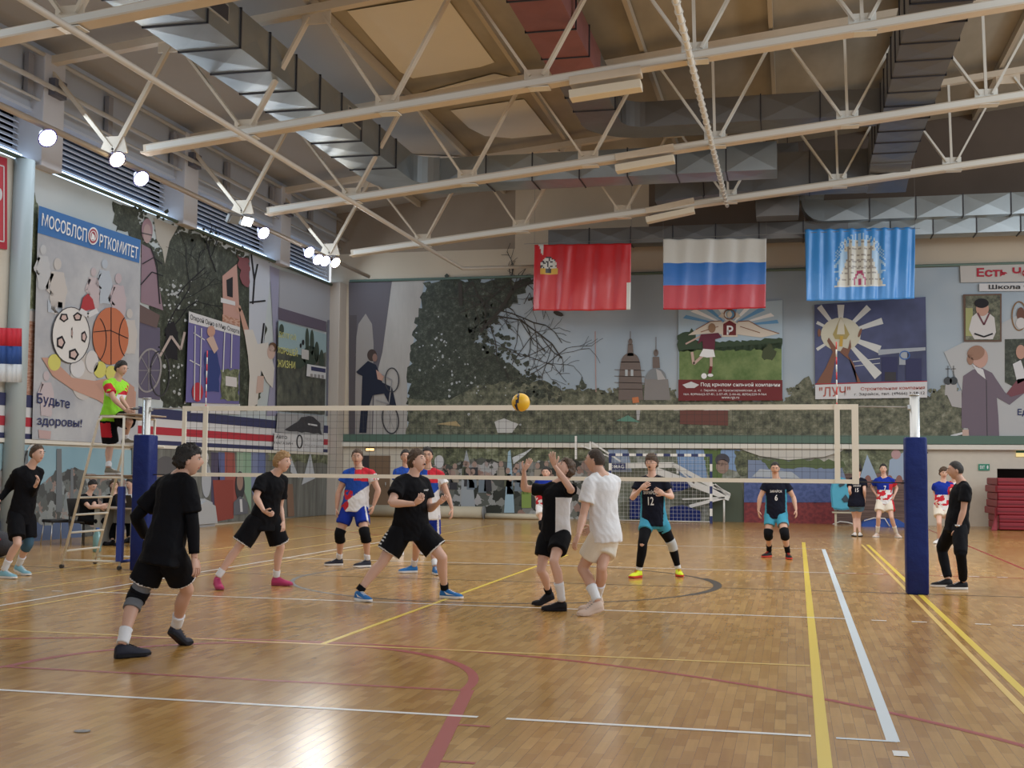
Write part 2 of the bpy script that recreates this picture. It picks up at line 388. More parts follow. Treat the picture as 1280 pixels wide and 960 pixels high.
# ------------------------------------------------------------------ ceiling
def ZC(x): return 10.52+.112*(x+8.2)
CEIL = spotted('ceiling_sheet', [(.3, (.27, .235, .18)), (.5, (.37, .33, .26)), (.7, (.47, .43, .36))], scale=.5, detail=4, rough=.45, stretch=(1, .35, 1))
GCEIL = mat('ceiling_grey_sheet', (.42, .41, .40), .7, var=.08, vscale=.5)
PALE = mat('ceiling_pale_membrane', (.80, .78, .74), .55, var=.06, vscale=.6)
c = MB()
for x0, x1, m_ in ((-11.3, -5.25, GCEIL), (-5.25, 20, CEIL)):
    c.prism([(x0, -20, ZC(x0)), (x1, -20, ZC(x1)), (x1, 22, ZC(x1)), (x0, 22, ZC(x0))], (0, 0, .25), m_)
def cp(u, v): return onplane(u, v, (-8.2, 0, 10.49), Vector((-.112, 0, 1)))
for poly in ([(434, 14), (556, -6), (618, 78), (600, 84), (516, 98), (500, 90)], [(528, 116), (618, 92), (640, 97), (640, 104), (540, 121)], [(563, 138), (655, 124), (690, 168), (640, 173), (606, 170), (586, 160)], [(620, 196), (690, 185), (720, 198), (640, 208)], [(480, 192), (575, 196), (570, 202), (500, 208)]):
    c.face([cp(*q) for q in poly], PALE)
struct(c.build('ceiling', recalc=True))
BEAM = mat('steel_cream', (.66, .58, .47), .42, var=.08, vscale=3); BEAMW = mat('steel_white', (.74, .74, .70), .38)
# purlins along the hall
for k, x in enumerate([-8.2+2.93*i for i in range(8)]):
    if x > 13: break
    t = MB(); t.box((x-.05, -18, ZC(x)-.22), (x+.05, 21.95, ZC(x)-.02), mat('purlin_tan', (.50, .44, .35), .5))
    struct(t.build('trim_%d' % (30+k)))

# ------------------------------------------------------------------ roof trusses
def ZL(x): return 8.14+.106*(x+6.54)
def ZU(x): return 10.16+.112*(x+8.2)
XL = [-6.54+2.93*i for i in range(7)]; XU = [-8.2]+[-5.1+2.93*i for i in range(7)]
tr_names = {-.7: 'cream steel roof truss nearest overhead, its top cut off', 5.3: 'cream steel roof truss ending beside the pair of lit floodlights on the side wall',
            11.2: 'cream steel roof truss third from the end wall clock-side, ending by the unlit floodlight bracket', 17.1: 'pale steel roof truss closest to the flags and the end wall'}
tr_names[11.2] = 'cream steel roof truss in the middle of the hall, ending beside the square floodlights'
for Y, lab in tr_names.items():
    R = empty('roof_truss', (0, Y, 8.0), lab, 'roof truss', 'roof trusses')
    b = MB(); x0, x1 = -8.75, 14
    for w_, h_, dz in ((.28, .03, -.10), (.05, .17, 0)):
        b.bar((x0, Y, ZL(x0)+dz), (x1, Y, ZL(x1)+dz), w_, h_, BEAM)
    for s in (-.1, .1): b.bar((x0+.12, Y+s, ZL(x0)-.03), (x1, Y+s, ZL(x1)-.03), .05, .13, BEAMW if s < 0 else BEAM)
    b.build('bottom_chord', R)
    b = MB(); b.bar((-11.2, Y, ZU(-11.2)), (14, Y, ZU(14)), .2, .16, BEAM); b.build('top_chord', R)
    for x in XL:
        g = MB(); g.box((x-.24, Y-.02, ZL(x)), (x+.24, Y+.02, ZL(x)+.25), BEAMW if x > 1.5 else BEAM, .01)
        g.box((x-.2, Y-.14, ZL(x)-.13), (x+.25, Y+.14, ZL(x)-.115), BEAMW); g.build('gusset_plate', R)
    for x in XU:
        g = MB(); g.box((x-.3, Y-.02, ZU(x)-.3), (x+.3, Y+.02, ZU(x)-.05), BEAM, .01); g.build('gusset_plate', R)
    for i, x in enumerate(XL):
        for xu in [q for q in XU if abs(q-x) < 2.0]:
            s = 1 if xu > x else -1
            g = MB()
            for o in (-.035, .035): g.bar((x+.12*s, Y+o, ZL(x)+.12), (xu-.15*s, Y+o, ZU(xu)-.15), .05, .09, BEAMW if x > 1.5 else BEAM, up=(0, 1, 0))
            g.build('brace', R)
        if x > 1.5:
            g = MB(); g.bar((x, Y, ZL(x)+.1), (x-.05, Y, ZU(x)-.05), .06, .06, BEAMW); g.build('brace', R)
    for xu, zu in ((-8.2, ZU(-8.2)-.1), (-11.0, 9.75)):
        g = MB(); g.bar((-9.42, Y, 7.9), (xu, Y, zu), .1, .08, BEAM); g.build('brace', R)
    g = MB(); g.prism([(-9.75, Y-.02, 7.85), (-9.1, Y-.02, 7.85), (-9.2, Y-.02, 8.2), (-9.6, Y-.02, 8.2)], (0, .04, 0), BEAM); g.build('gusset_plate', R)
def tie(name, pts, r, m_, lab, rings=0):
    b = MB(); b.tube(pts, r, m_, 10); o = tag(b.build(name), lab, 'pipe')
    if rings:
        a, c_ = Vector(pts[0]), Vector(pts[-1])
        for i in range(rings):
            q = MB(); p = a.lerp(c_, i/rings); q.tube([p-Vector((0, .025, 0)), p+Vector((0, .025, 0))], r*1.35, BEAMW, 8); q.build('clamp', o)
    return o
tie('tie_pipe', [(-6.4, -10, 7.95), (-6.4, 17.6, 7.98), (-6.3, 20.6, 7.95), (-3.4, 21.2, 8.05)], .055, mat('tie_grey', (.60, .57, .52), .4), 'long grey tie pipe running under the trusses past the square duct')
tie('tie_pipe', [(2.2, -8, 8.84), (2.2, 17.6, 8.98)], .055, BEAMW, 'banded white tie pipe above the striped tricolour flag', 60)
tie('lamp_pipe', [(-9.42, -14, 7.76), (-9.42, 20.5, 7.76)], .06, mat('lamp_pipe_brown', (.42, .36, .30), .5), 'brown pipe carrying the floodlights along the side wall')

# ------------------------------------------------------------------ ventilation ducts
def duct_material(name, c):
    return spotted(name, [(.3, tuple(x*.75 for x in c)), (.7, c)], scale=.9, detail=3, rough=.32)
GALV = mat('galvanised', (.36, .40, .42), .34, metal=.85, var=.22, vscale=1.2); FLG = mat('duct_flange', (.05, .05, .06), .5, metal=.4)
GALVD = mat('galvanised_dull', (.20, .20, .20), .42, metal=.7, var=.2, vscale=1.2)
def duct(R, p0, p1, w_, h_, seg=1.25, m_=None, flange=True, up=(0, 0, 1)):
    m_ = m_ or GALV; p0, p1 = Vector(p0), Vector(p1); d = (p1-p0); Ln = d.length; d.normalize(); up = Vector(up); s = d.cross(up).normalized()
    n = max(1, round(Ln/seg)); b = MB(); fl_list = []
    for i in range(n):
        a, c_ = p0+d*Ln*i/n, p0+d*Ln*(i+1)/n
        cor = [(-1, -1), (1, -1), (1, 1), (-1, 1)]
        A = [a+s*w_/2*x+up*h_/2*y for x, y in cor]; B = [c_+s*w_/2*x+up*h_/2*y for x, y in cor]
        for j in range(4):
            k = (j+1) % 4; q = [A[j], B[j], B[k], A[k]]; mid = sum(q, Vector())/4; out = (mid-(a+c_)/2).normalized(); mid = mid+out*.03
            for t in range(4): b.face([q[t], q[(t+1) % 4], mid], m_)
        if i:
            f = MB(); fl_list.append(f)
            for x, y, ww, hh in ((0, 1, w_+.05, .03), (0, -1, w_+.05, .03)): f.obox(a+up*(h_/2+.01)*y, s, d, (ww/2, .014, hh/2), FLG)
            for x in (-1, 1): f.obox(a+s*(w_/2+.01)*x, s, d, (.018, .014, h_/2+.02), FLG)
    b.face([p0+s*w_/2*x+up*h_/2*y for x, y in cor], m_); b.face([p1+s*w_/2*x+up*h_/2*y for x, y in cor], m_)
    o = b.build('duct_run', R, recalc=True)
    for f in fl_list: f.build('flange', o)
    return o
def elbow(R, c0, r0, r1, a0, a1, z, h_, m_=None, n=6):
    b = MB(); rings = []
    for i in range(n+1):
        t = math.radians(a0+(a1-a0)*i/n); cs, sn = math.cos(t), math.sin(t)
        rings.append([Vector((c0[0]+r*cs, c0[1]+r*sn, zz)) for r, zz in ((r0, z-h_/2), (r1, z-h_/2), (r1, z+h_/2), (r0, z+h_/2))])
    b.loft(rings, m_ or GALV, smooth=False); return b.build('duct_elbow', R, recalc=True)
def grille(R, c, half, nrm):
    b = MB(); c = Vector(c); b.obox(c, (0, 1, 0), nrm, (half[0], .02, half[1]), mat('grille_rim', (.34, .32, .28), .5))
    b.obox(c+Vector(nrm)*.015, (0, 1, 0), nrm, (half[0]-.05, .02, half[1]-.04), FLG); b.build('air_grille', R)
DA = empty('ventilation_duct', (-6.4, 5, 9.1), 'shiny square duct above the side wall floodlights, turning towards the flags', 'duct', 'ventilation ducts')
duct(DA, (-6.4, -8, 9.5), (-6.4, 13.6, 9.5), 1.2, .72)
for y in (2.5, 9.3): grille(DA, (-5.79, y, 9.55), (.42, .17), (1, 0, 0))
elbow(DA, (-5.2, 13.6), .6, 1.8, 180, 90, 9.5, .72)
duct(DA, (-5.2, 14.8, 9.5), (3.6, 14.8, 9.5), 1.0, .72)
DB = empty('ventilation_duct', (-.5, 5, 9.8), 'grey and red-tinged duct running along the roof between two trusses', 'duct', 'ventilation ducts')
RED = mat('duct_reddish', (.30, .12, .12), .5, metal=.5, var=.25, vscale=2)
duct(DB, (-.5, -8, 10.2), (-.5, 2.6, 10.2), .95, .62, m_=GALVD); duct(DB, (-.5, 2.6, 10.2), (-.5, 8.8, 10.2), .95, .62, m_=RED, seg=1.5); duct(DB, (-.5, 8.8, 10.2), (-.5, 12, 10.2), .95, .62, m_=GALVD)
elbow(DB, (.5, 12), .5, 1.5, 180, 90, 10.2, .62, GALVD)
duct(DB, (.5, 13, 10.2), (6, 13, 10.2), 1.0, .62, m_=GALVD)
DC = empty('ventilation_duct', (6.5, 5, 9.7), 'broad dark grey duct with cross-creased panels above the blue flag', 'duct', 'ventilation ducts')
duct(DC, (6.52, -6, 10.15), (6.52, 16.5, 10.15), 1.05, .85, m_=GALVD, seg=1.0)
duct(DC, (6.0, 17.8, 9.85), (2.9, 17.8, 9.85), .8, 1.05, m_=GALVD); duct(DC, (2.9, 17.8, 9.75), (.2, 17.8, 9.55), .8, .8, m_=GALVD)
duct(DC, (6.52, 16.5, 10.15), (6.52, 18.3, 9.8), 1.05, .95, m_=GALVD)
DD = empty('ventilation_duct', (3, 20.6, 8.5), 'low galvanised duct along the end wall behind the hanging flags', 'duct', 'ventilation ducts')
p = lambda u, v, y: on(u, v, 1, y)
a, b_ = p(688, 300, 20.9), p(1300, 282, 20.9)
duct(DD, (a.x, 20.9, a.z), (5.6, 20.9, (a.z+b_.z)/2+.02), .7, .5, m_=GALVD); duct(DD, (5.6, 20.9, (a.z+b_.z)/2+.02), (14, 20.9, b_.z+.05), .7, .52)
DE = empty('ventilation_duct', (6, 20.6, 9.2), 'upper galvanised duct with a curved end above the blue flag', 'duct', 'ventilation ducts')
a, b_ = p(1040, 266, 20.6), p(1280, 256, 20.6)
duct(DE, (4.9, 20.6, a.z), (14, 20.6, b_.z), .7, .62)
q = MB(); rings = []
for i in range(7):
    t = math.radians(90*i/6); cx, cz = 4.9, a.z+.35
    rings.append([Vector((cx-r*math.sin(t), yy, cz-r*math.cos(t))) for r, yy in ((.04, 20.25), (.66, 20.25), (.66, 20.95), (.04, 20.95))])
q.loft(rings, GALV, smooth=False); q.build('duct_elbow', DE, recalc=True)
duct(DE, (4.55, 20.6, a.z+.35), (4.55, 20.6, a.z+.9), .7, .6, up=(0, 1, 0), flange=False)
DF = empty('ventilation_duct', (3, 19.3, 9), 'square metal air drop between the tricolour and the blue flag', 'duct', 'ventilation ducts')
a, b_, = p(945, 185, 19.3), p(998, 272, 19.3)
duct(DF, ((a.x+b_.x)/2, 19.3, a.z), ((a.x+b_.x)/2, 19.3, b_.z), .75, abs(b_.x-a.x), up=(1, 0, 0), seg=.75, m_=GALVD)
for sx in (-.3, .3):
    q = MB(); xx = (a.x+b_.x)/2+sx; q.tube([(xx, 19.3, a.z), (xx, 19.3, ZC(xx)-.01)], .012, FLG, 6); q.build('hanger_rod', DF)

# heater boxes above and below the truss chords
for (u0, u1, v0, v1, Y, lab) in ((713, 802, 112, 98, 5.3, 'pale flat light fitting clamped on the truss above the red flag'), (770, 843, 205, 192, 11.2, 'pale flat light fitting clamped on the middle truss'),
                            (808, 868, 270, 257, 17.1, 'pale flat light fitting on the truss just above the tricolour flag')):
    a, b_ = on(u0, v0, 1, Y), on(u1, v1, 1, Y)
    R = empty('ceiling_light', (a.x, Y, a.z), lab, 'ceiling light', 'flat light fittings on the trusses')
    for dz, nm in ((.12, 'housing'), (-.13, 'diffuser')):
        t = MB(); t.bar(a+Vector((0, 0, dz)), b_+Vector((0, 0, dz)), .32, .16, BEAM if dz > 0 else mat('fitting_cream', (.74, .68, .55), .5), bev=.01); t.build(nm, R)

# floodlights along the lamp pipe
LENS = mat('floodlight_lit', (1, .98, .94), .3, emit=14); LENSY = mat('floodlight_lit_warm', (1, .80, .45), .3, emit=11); LDARK = mat('floodlight_dark_glass', (.25, .27, .28), .15)
LH = mat('floodlight_housing', (.05, .05, .22), .4); LK = mat('floodlight_grey', (.25, .26, .27), .4)
def floodlight(u, v, lens, lab, r=.17, square=False, power=50):
    P = on(u, v, 0, -9.3); P.x = -9.3
    R = empty('floodlight', P, lab, 'floodlight', 'floodlights along the side wall')
    d = Vector((.75, -.35, -.55)).normalized(); sx = d.cross(Vector((0, 0, 1))).normalized(); up = sx.cross(d)
    h = MB()
    if square: h.obox(P-d*.05, d, sx, (.05, .17, .13), LK, .01)
    else: h.tube([P-d*.22, P-d*.12, P, P+d*.02], [.05, .1, r, r+.015], LH, 16)
    h.build('housing', R)
    l = MB()
    if square: l.obox(P+d*.012, d, sx, (.015, .14, .10), lens)
    else: l.tube([P+d*.0, P+d*.03, P+d*.05], [r-.01, r-.015, r*.6], lens, 16)
    l.build('lens', R)
    k = MB(); k.bar(P-d*.1, Vector((-9.42, P.y, 7.76)), .03, .03, LK); k.build('bracket', R)
    if power:
        ld = bpy.data.lights.new('floodlight_beam', 'SPOT'); ld.energy = power; ld.spot_size = 2.3; ld.spot_blend = .6; ld.shadow_soft_size = .4; ld.color = (1, .97, .92)
        o = bpy.data.objects.new('floodlight_beam', ld); COL.objects.link(o); o.location = P+d*.12; o.rotation_euler = d.to_track_quat('-Z', 'Y').to_euler()
floodlight(59, 172, LENS, 'lit floodlight on the side wall pipe nearest the red sign')
floodlight(146, 199, LENSY, 'lit floodlight with a warm glow at the end of the truss')
floodlight(176, 223, LENS, 'lit white floodlight just past the warm glowing one')
floodlight(293, 274, LDARK, 'unlit square floodlight tilted down beside a lit one', square=True, power=0)
floodlight(309, 277, LENS, 'small square floodlight, glowing, beside the unlit square one', square=True, power=10)
floodlight(329, 291, LENS, 'lit round floodlight hanging alone below the square pair')
floodlight(386, 315, LENS, 'first lit floodlight of the cluster by the corner column')
floodlight(397, 324, LENS, 'second lit floodlight in the cluster by the corner column')
floodlight(406, 326, LENS, 'third lit floodlight in the cluster by the corner column')
floodlight(419, 328, LENSY, 'warm lit floodlight at the corner column end of the cluster')
# ------------------------------------------------------------------ printed wall hangings
def flat(n, c): return mat('print_'+n, c, .6, spec=.2)
SKYG = spotted('print_pale_sky', [(.3, (.43, .50, .53)), (.7, (.55, .60, .62))], scale=.25, detail=3)
LEAFD = spotted('print_dark_leaves', [(.38, (.010, .014, .010)), (.49, (.028, .036, .024)), (.57, (.075, .09, .065)), (.62, (.20, .22, .20)), (.66, (.50, .54, .55))], scale=5, detail=12, rnd=.9)
LEAFG = spotted('print_green_leaves', [(.38, (.035, .045, .03)), (.5, (.13, .15, .085)), (.6, (.26, .29, .19)), (.72, (.45, .49, .42))], scale=3, detail=9, rnd=.75)
LEAFY = spotted('print_olive_leaves', [(.36, (.025, .028, .022)), (.47, (.09, .10, .065)), (.57, (.17, .175, .12)), (.68, (.30, .31, .25))], scale=4, detail=9, rnd=.75)
BRICK = spotted('print_brick', [(.4, (.38, .17, .11)), (.6, (.55, .36, .28))], scale=3, detail=2, stretch=(1, 2, 9))
NAVY, REDP, WHT, CRM = flat('navy', (.045, .05, .12)), flat('red', (.42, .04, .06)), flat('white', (.62, .63, .66)), flat('cream', (.55, .50, .44))
LAV, LAVD, GREYP, DKG = flat('lavender', (.30, .30, .42)), flat('lavender_dark', (.12, .11, .17)), flat('grey', (.30, .29, .30)), flat('dark_grey', (.055, .055, .065))
BLK, SKIN_P, SKIN_L, BLUP = flat('black', (.02, .02, .025)), flat('skin', (.50, .30, .24)), flat('skin_light', (.54, .40, .35)), flat('blue', (.07, .16, .42))
YEL, ORG_P, PURP, MAUVE = flat('yellow', (.60, .58, .16)), flat('orange', (.55, .20, .09)), flat('purple', (.15, .14, .34)), flat('mauve', (.33, .22, .26))
PBEI = spotted('print_poster_beige', [(.35, (.36, .38, .43)), (.65, (.49, .51, .54))], scale=.8, detail=4)
m_ = Print('L', .012)
m_.base([(28, 205), (420, 356), (412, 567), (21, 550)], SKYG)
m_.ragged([(31, 262), (42, 240), (50, 268), (49, 388), (27, 385), (30, 300)], LEAFG, 1, 2, 4, 3)
m_.poly([(24, 385), (46, 390), (46, 402), (24, 400)], flat('pinkish', (.55, .5, .48)), 2); m_.poly([(23, 399), (45, 402), (42, 505), (18, 497)], BRICK, 1)
m_.ragged([(140, 250), (172, 262), (182, 300), (200, 318), (205, 305), (228, 290), (262, 300), (300, 318), (335, 330), (332, 362), (330, 470), (322, 512), (205, 512), (190, 420), (178, 330), (160, 290), (145, 288)], LEAFD, 1, 3, 5, 5)
m_.leaves([(172, 262), (200, 318), (228, 290), (262, 300), (300, 318), (332, 340)], 160, LEAFD, 1.4, (1.2, 4), 5, 4)
m_.leaves([(206, 350), (215, 400), (210, 450), (220, 500), (240, 380)], 70, flat('leaf_glint', (.42, .45, .47)), 1.8, (.8, 2.6), 8, 5)
rnd = random.Random(3)
for x, y, a, L in ((206, 420, -1.3, 70), (206, 420, -.9, 60), (222, 370, -.8, 50), (270, 340, -2, 40)): m_.twig(x, y, a, L, 1.6, 2, BLK, rnd, 2)
m_.poly([(192, 272), (222, 284), (212, 302), (206, 330), (203, 312), (196, 300)], flat('arch_beige', (.42, .40, .36)), 2)
m_.ell((184, 288), 7, 15, MAUVE, 3); m_.ell((184, 292), 5, 12, flat('face_grey', (.42, .31, .31)), 4); m_.line([(177, 291), (190, 294)], 1.2, DKG, 5)
m_.poly([(177, 305), (190, 312), (196, 340), (204, 388), (176, 378)], flat('shirt_mauve', (.27, .19, .24)), 3); m_.poly([(174, 380), (200, 394), (196, 410), (173, 402)], flat('belt_dark', (.14, .1, .1)), 4)
for q in ([(178, 330), (192, 322), (203, 330)], [(176, 356), (190, 340), (204, 345)], [(188, 308), (196, 330), (200, 380)]): m_.line(q, 1.3, BLK, 5)
m_.poly([(173, 402), (200, 410), (200, 500), (170, 497)], LAVD, 2)
m_.ring((186, 463), 15, 27, 2.2, GREYP, 4, rot=8); m_.ring((200, 467), 12, 28, 1.4, DKG, 4); 
for a in range(0, 360, 45): m_.line([(186, 463), (186+14*math.cos(math.radians(a)), 463+25*math.sin(math.radians(a)))], .7, GREYP, 4)
m_.line([(200, 445), (214, 420), (226, 437), (231, 415)], 3, flat('arm_light', (.45, .38, .36)), 4); m_.ragged([(207, 410), (216, 402), (224, 416), (222, 450), (206, 448)], BLK, 3, 1.5, 4, 8)
m_.poly([(278, 345), (296, 330), (300, 400), (279, 394)], flat('pink_house', (.50, .30, .26)), 3); m_.poly([(283, 350), (291, 346), (291, 372), (284, 370)], BLK, 4); m_.poly([(276, 372), (294, 377), (294, 382), (276, 378)], WHT, 4); m_.poly([(278, 393), (300, 400), (300, 412), (278, 404)], BRICK, 4)
m_.ragged([(296, 318), (312, 326), (312, 360), (303, 356)], flat('red_leaves', (.22, .08, .09)), 4, 2, 4, 9)
m_.poly([(312, 318), (340, 330), (332, 400), (326, 470), (311, 440)], flat('sky_lilac', (.50, .54, .62)), 2)
for q in ([(314, 318), (318, 350), (316, 380)], [(312, 378), (332, 376)], [(322, 330), (318, 350)], [(330, 404), (326, 440)]): m_.line(q, 2.2, BLK, 3)
# white-clad fighter with a raised arm
m_.poly([(298, 384), (303, 388), (312, 415), (306, 420)], SKIN_P, 4); m_.ell((298, 386), 3.5, 5, SKIN_P, 4)
m_.poly([(305, 412), (316, 412), (322, 430), (335, 428), (343, 460), (341, 485), (334, 478), (326, 462), (322, 505), (310, 512), (312, 470), (310, 445)], flat('gi_white', (.60, .58, .55)), 5)
m_.ell((339, 440), 5, 9, SKIN_L, 6); m_.ell((341, 434), 5, 6, flat('hair_brown', (.14, .08, .05)), 6); m_.poly([(322, 470), (330, 470), (329, 490), (320, 492)], SKIN_L, 6)
m_.poly([(337, 332), (350, 337), (347, 520), (333, 520), (343, 440)], LAV, 3)
m_.poly([(349, 337), (418, 357), (416, 405), (348, 386)], flat('concrete', (.35, .36, .40)), 3); m_.poly([(348, 384), (408, 402), (408, 415), (348, 399)], flat('lintel', (.12, .10, .14)), 5)
m_.poly([(409, 400), (419, 400), (415, 520), (408, 520)], flat('tower_dark', (.16, .17, .22)), 4)
# striped skirting of the mural
def lz(u, z): 
    P = Vector((LWX+.02, 0, z)); d = ray(u, 500); t = (LWX+.02-CAM.x)/d.x; y = CAM.y+d.y*t; return project((LWX+.02, y, z))
for z0, z1, mm in ((2.04, 2.95, WHT), (2.70, 2.95, NAVY), (2.31, 2.50, REDP), (2.04, 2.17, NAVY)):
    m_.poly([lz(-20, z1), lz(418, z1), lz(418, z0), lz(-20, z0)], mm, 6 if mm is WHT else 7)
m_.poly([(240, 500), (300, 505), (300, 518), (238, 516)], WHT, 8)
tag(m_.build('wall_mural'), 'huge printed mural of trees, bicycle and athletes on the side wall', 'mural')
m_ = Print('L', .06)
m_.base([(-30, 186), (9, 198), (9, 312), (-30, 306)], REDP, .04); m_.poly([(-30, 196), (6, 206), (6, 304), (-30, 298)], flat('sign_red', (.50, .07, .09)), 1)
for q in ([(-30, 198), (5, 208), (5, 302), (-30, 297)],): m_.line(q, 1.4, WHT, 2)
m_.ell((-1, 243), 4, 8, WHT, 2)
tag(m_.build('wall_sign'), 'red sign with white border, cut by the photo edge near the ceiling', 'sign')
C = MB(); a = on(17, 560, 0, -10.95); C.tube([(a.x, a.y, 0), (a.x, a.y, 7.6)], .2, mat('column_grey', (.38, .45, .47), .4), 20); o = C.build('trim_40'); struct(o)
fl_ = MB(); 
for i, mm in enumerate((flat('flag_red', (.55, .03, .05)), flat('flag_blue', (.03, .08, .28)), flat('flag_white', (.62, .66, .70)))):
    rows = []
    for j in range(9):
        u = -24+51*j/8; rows.append((on(u, 409+i*22.5+1.5*(j/8)-(2.5 if i == 2 else 0)*0, 0, -10.68+.03*math.sin(j*2.1)), on(u, 409+(i+1)*22.5+1.5*(j/8), 0, -10.68+.03*math.sin(j*2.1+.4))))
    for (a, b), (c_, d) in zip(rows, rows[1:]): fl_.face([a, c_, d, b], mm, True)
sf = fl_.build('flag'); sm = sf.modifiers.new('cloth', 'SOLIDIFY'); sm.thickness = .006
tag(sf, 'red, blue and white striped flag hung on the grey round column', 'flag')

# poster with the balls
m_ = Print('L', .10)
m_.base([(48, 257), (176, 300), (172, 556), (40, 549)], PBEI)
m_.poly([(49, 257), (176, 300), (174, 329), (47, 291)], flat('band_blue', (.06, .18, .45)), 1)
WT = flat('lettering_white', (.82, .84, .86))
m_.text('МОСОБЛСП', [(53, 266), (109, 286), (108, 303), (52, 282)], WT, 3, .012); m_.text('РТКОМИТЕТ', [(125, 292), (173, 309), (172, 324), (124, 308)], WT, 3, .012)
m_.ell((116.5, 295), 6.5, 11, WT, 3); m_.ell((116.5, 295), 5.3, 9.2, flat('emblem_red', (.38, .09, .13)), 4); m_.ring((116.5, 295), 3.6, 6, .9, WT, 5); m_.poly([(115, 291), (118, 294), (119, 300), (114, 299)], WT, 5)
GH = flat('ghost_white', (.60, .59, .60))
def ghost(x, y, k, mm, lean=0):
    m_.ell((x+lean*k, y), 3.2*k, 5*k, mm, 2); m_.ragged([(x-5*k, y+6*k), (x+5*k, y+7*k), (x+8*k, y+22*k), (x+5*k, y+42*k), (x-5*k, y+41*k), (x-7*k, y+20*k)], mm, 2, .8, 4, int(x)); m_.line([(x-4*k, y+8*k), (x-9*k-lean*3, y+20*k), (x-4*k, y+26*k)], 2.4*k, mm, 2)
GB = flat('ghost_beige', (.53, .51, .50)); ghost(54, 312, 1.2, flat('ghost_grey', (.50, .52, .55))); ghost(72, 330, 1.5, GB); ghost(117, 340, 1.1, flat('ghost_pink', (.51, .45, .48))); ghost(131, 330, 1.2, flat('ghost_blue', (.44, .50, .58))); ghost(148, 348, 1.3, flat('ghost_pink2', (.49, .42, .46))); ghost(162, 392, 1.2, GB); ghost(58, 470, 1.2, flat('ghost_pink', (.51, .45, .48)))
m_.ell((104, 470), 16, 30, GB, 2); m_.poly([(60, 375), (78, 378), (78, 392), (60, 390)], flat('ghost_blue', (.44, .50, .58)), 2)
m_.poly([(52, 447), (64, 447), (90, 472), (118, 476), (150, 470), (170, 490), (169, 528), (150, 518), (122, 500), (92, 488), (66, 470)], SKIN_P, 3)
m_.poly([(120, 480), (150, 470), (168, 484), (168, 515), (148, 512)], flat('skin_shade', (.46, .28, .23)), 4)
for c_, r in (((68, 453), 8), ((125, 462), 8), ((139, 466), 7)): m_.ell(c_, r, r*1.3, YEL, 4)
m_.ell((115, 452), 8, 14, GH, 4); m_.ell((97, 460), 9, 12, WHT, 4)
m_.ell((138.5, 420), 22.5, 36, flat('basketball', (.50, .17, .09)), 5); m_.line([(139, 384), (139, 456)], 1, BLK, 6); m_.line([(117, 415), (138, 413), (160, 423)], 1.1, BLK, 6)
m_.ring((117, 424), 16, 30, 1, BLK, 6, a0=-60, a1=60); m_.ring((163, 421), 14, 28, 1, BLK, 6, a0=120, a1=240)
m_.ell((89, 419), 23.5, 35, flat('football_white', (.68, .68, .68)), 6)
for c_, rx, ry, r in (((80, 397), 6, 6, 20), ((97, 396), 6, 6, -20), ((76, 428), 6, 9, 0), ((92, 443), 7, 8, 0), ((105, 421), 4, 8, 0), ((90, 416), 1.2, 8, 0)):
    m_.ell(c_, rx, ry, BLK, 7, 5, r); m_.ell(c_, rx*.62, ry*.62, flat('ball_pink', (.55, .42, .40)), 8, 5, r)
m_.ring((89, 419), 23.5, 35, .9, DKG, 7)
m_.poly([(100, 390), (104, 372), (110, 367), (116, 374), (119, 386)], flat('santa_red', (.40, .05, .06)), 7); m_.line([(100, 388), (110, 394), (122, 388)], 6.5, WHT, 8)
NV = flat('lettering_navy', (.03, .04, .13))
m_.text('Будьте', [(47, 491), (88, 499), (87, 514), (46.5, 507)], NV, 4, .008); m_.text('здоровы!', [(47, 520), (103, 524), (102, 537), (46.5, 534)], NV, 4, .008)
m_.poly([(48, 537), (64, 539), (63, 549), (49, 548)], flat('ghost_rose', (.50, .36, .36)), 2)
tag(m_.build('poster'), 'tall poster of a football in a red cap, basketball and blue title band', 'poster')
# window-to-sport poster
m_ = Print('L', .10)
m_.base([(236, 389), (300, 409), (299, 505), (232, 503)], PURP)
m_.poly([(236, 389), (300, 409), (300, 420), (236, 403)], WHT, 1); m_.text('Открой Окно в Мир Спорта', [(238, 392.5), (299, 411.5), (299, 418.5), (238, 401)], BLK, 2, .005)
m_.ell((264, 414), 5, 7, SKIN_P, 3); m_.poly([(258, 424), (266, 418), (273, 436), (268, 442)], SKIN_L, 3); m_.ragged([(255, 440), (270, 436), (275, 460), (274, 490), (256, 490)], flat('navy_suit', (.04, .06, .20)), 2, 1, 5, 2)
m_.ell((247, 490), 7, 12, REDP, 3); m_.ragged([(276, 462), (298, 462), (298, 500), (276, 500)], LEAFG, 2, 1.5, 4, 3); m_.poly([(282, 470), (296, 472), (296, 484), (282, 482)], GH, 3)
for q in ([(252, 410), (250, 500)], [(237, 450), (252, 458)], [(244, 407), (243, 500)], [(281, 414), (279, 465)], [(290, 417), (289, 460)], [(242, 416), (256, 425)]): m_.line(q, 1.2, WHT, 4)
tag(m_.build('poster'), 'purple poster of a gymnast in a window frame, white title strip', 'poster')
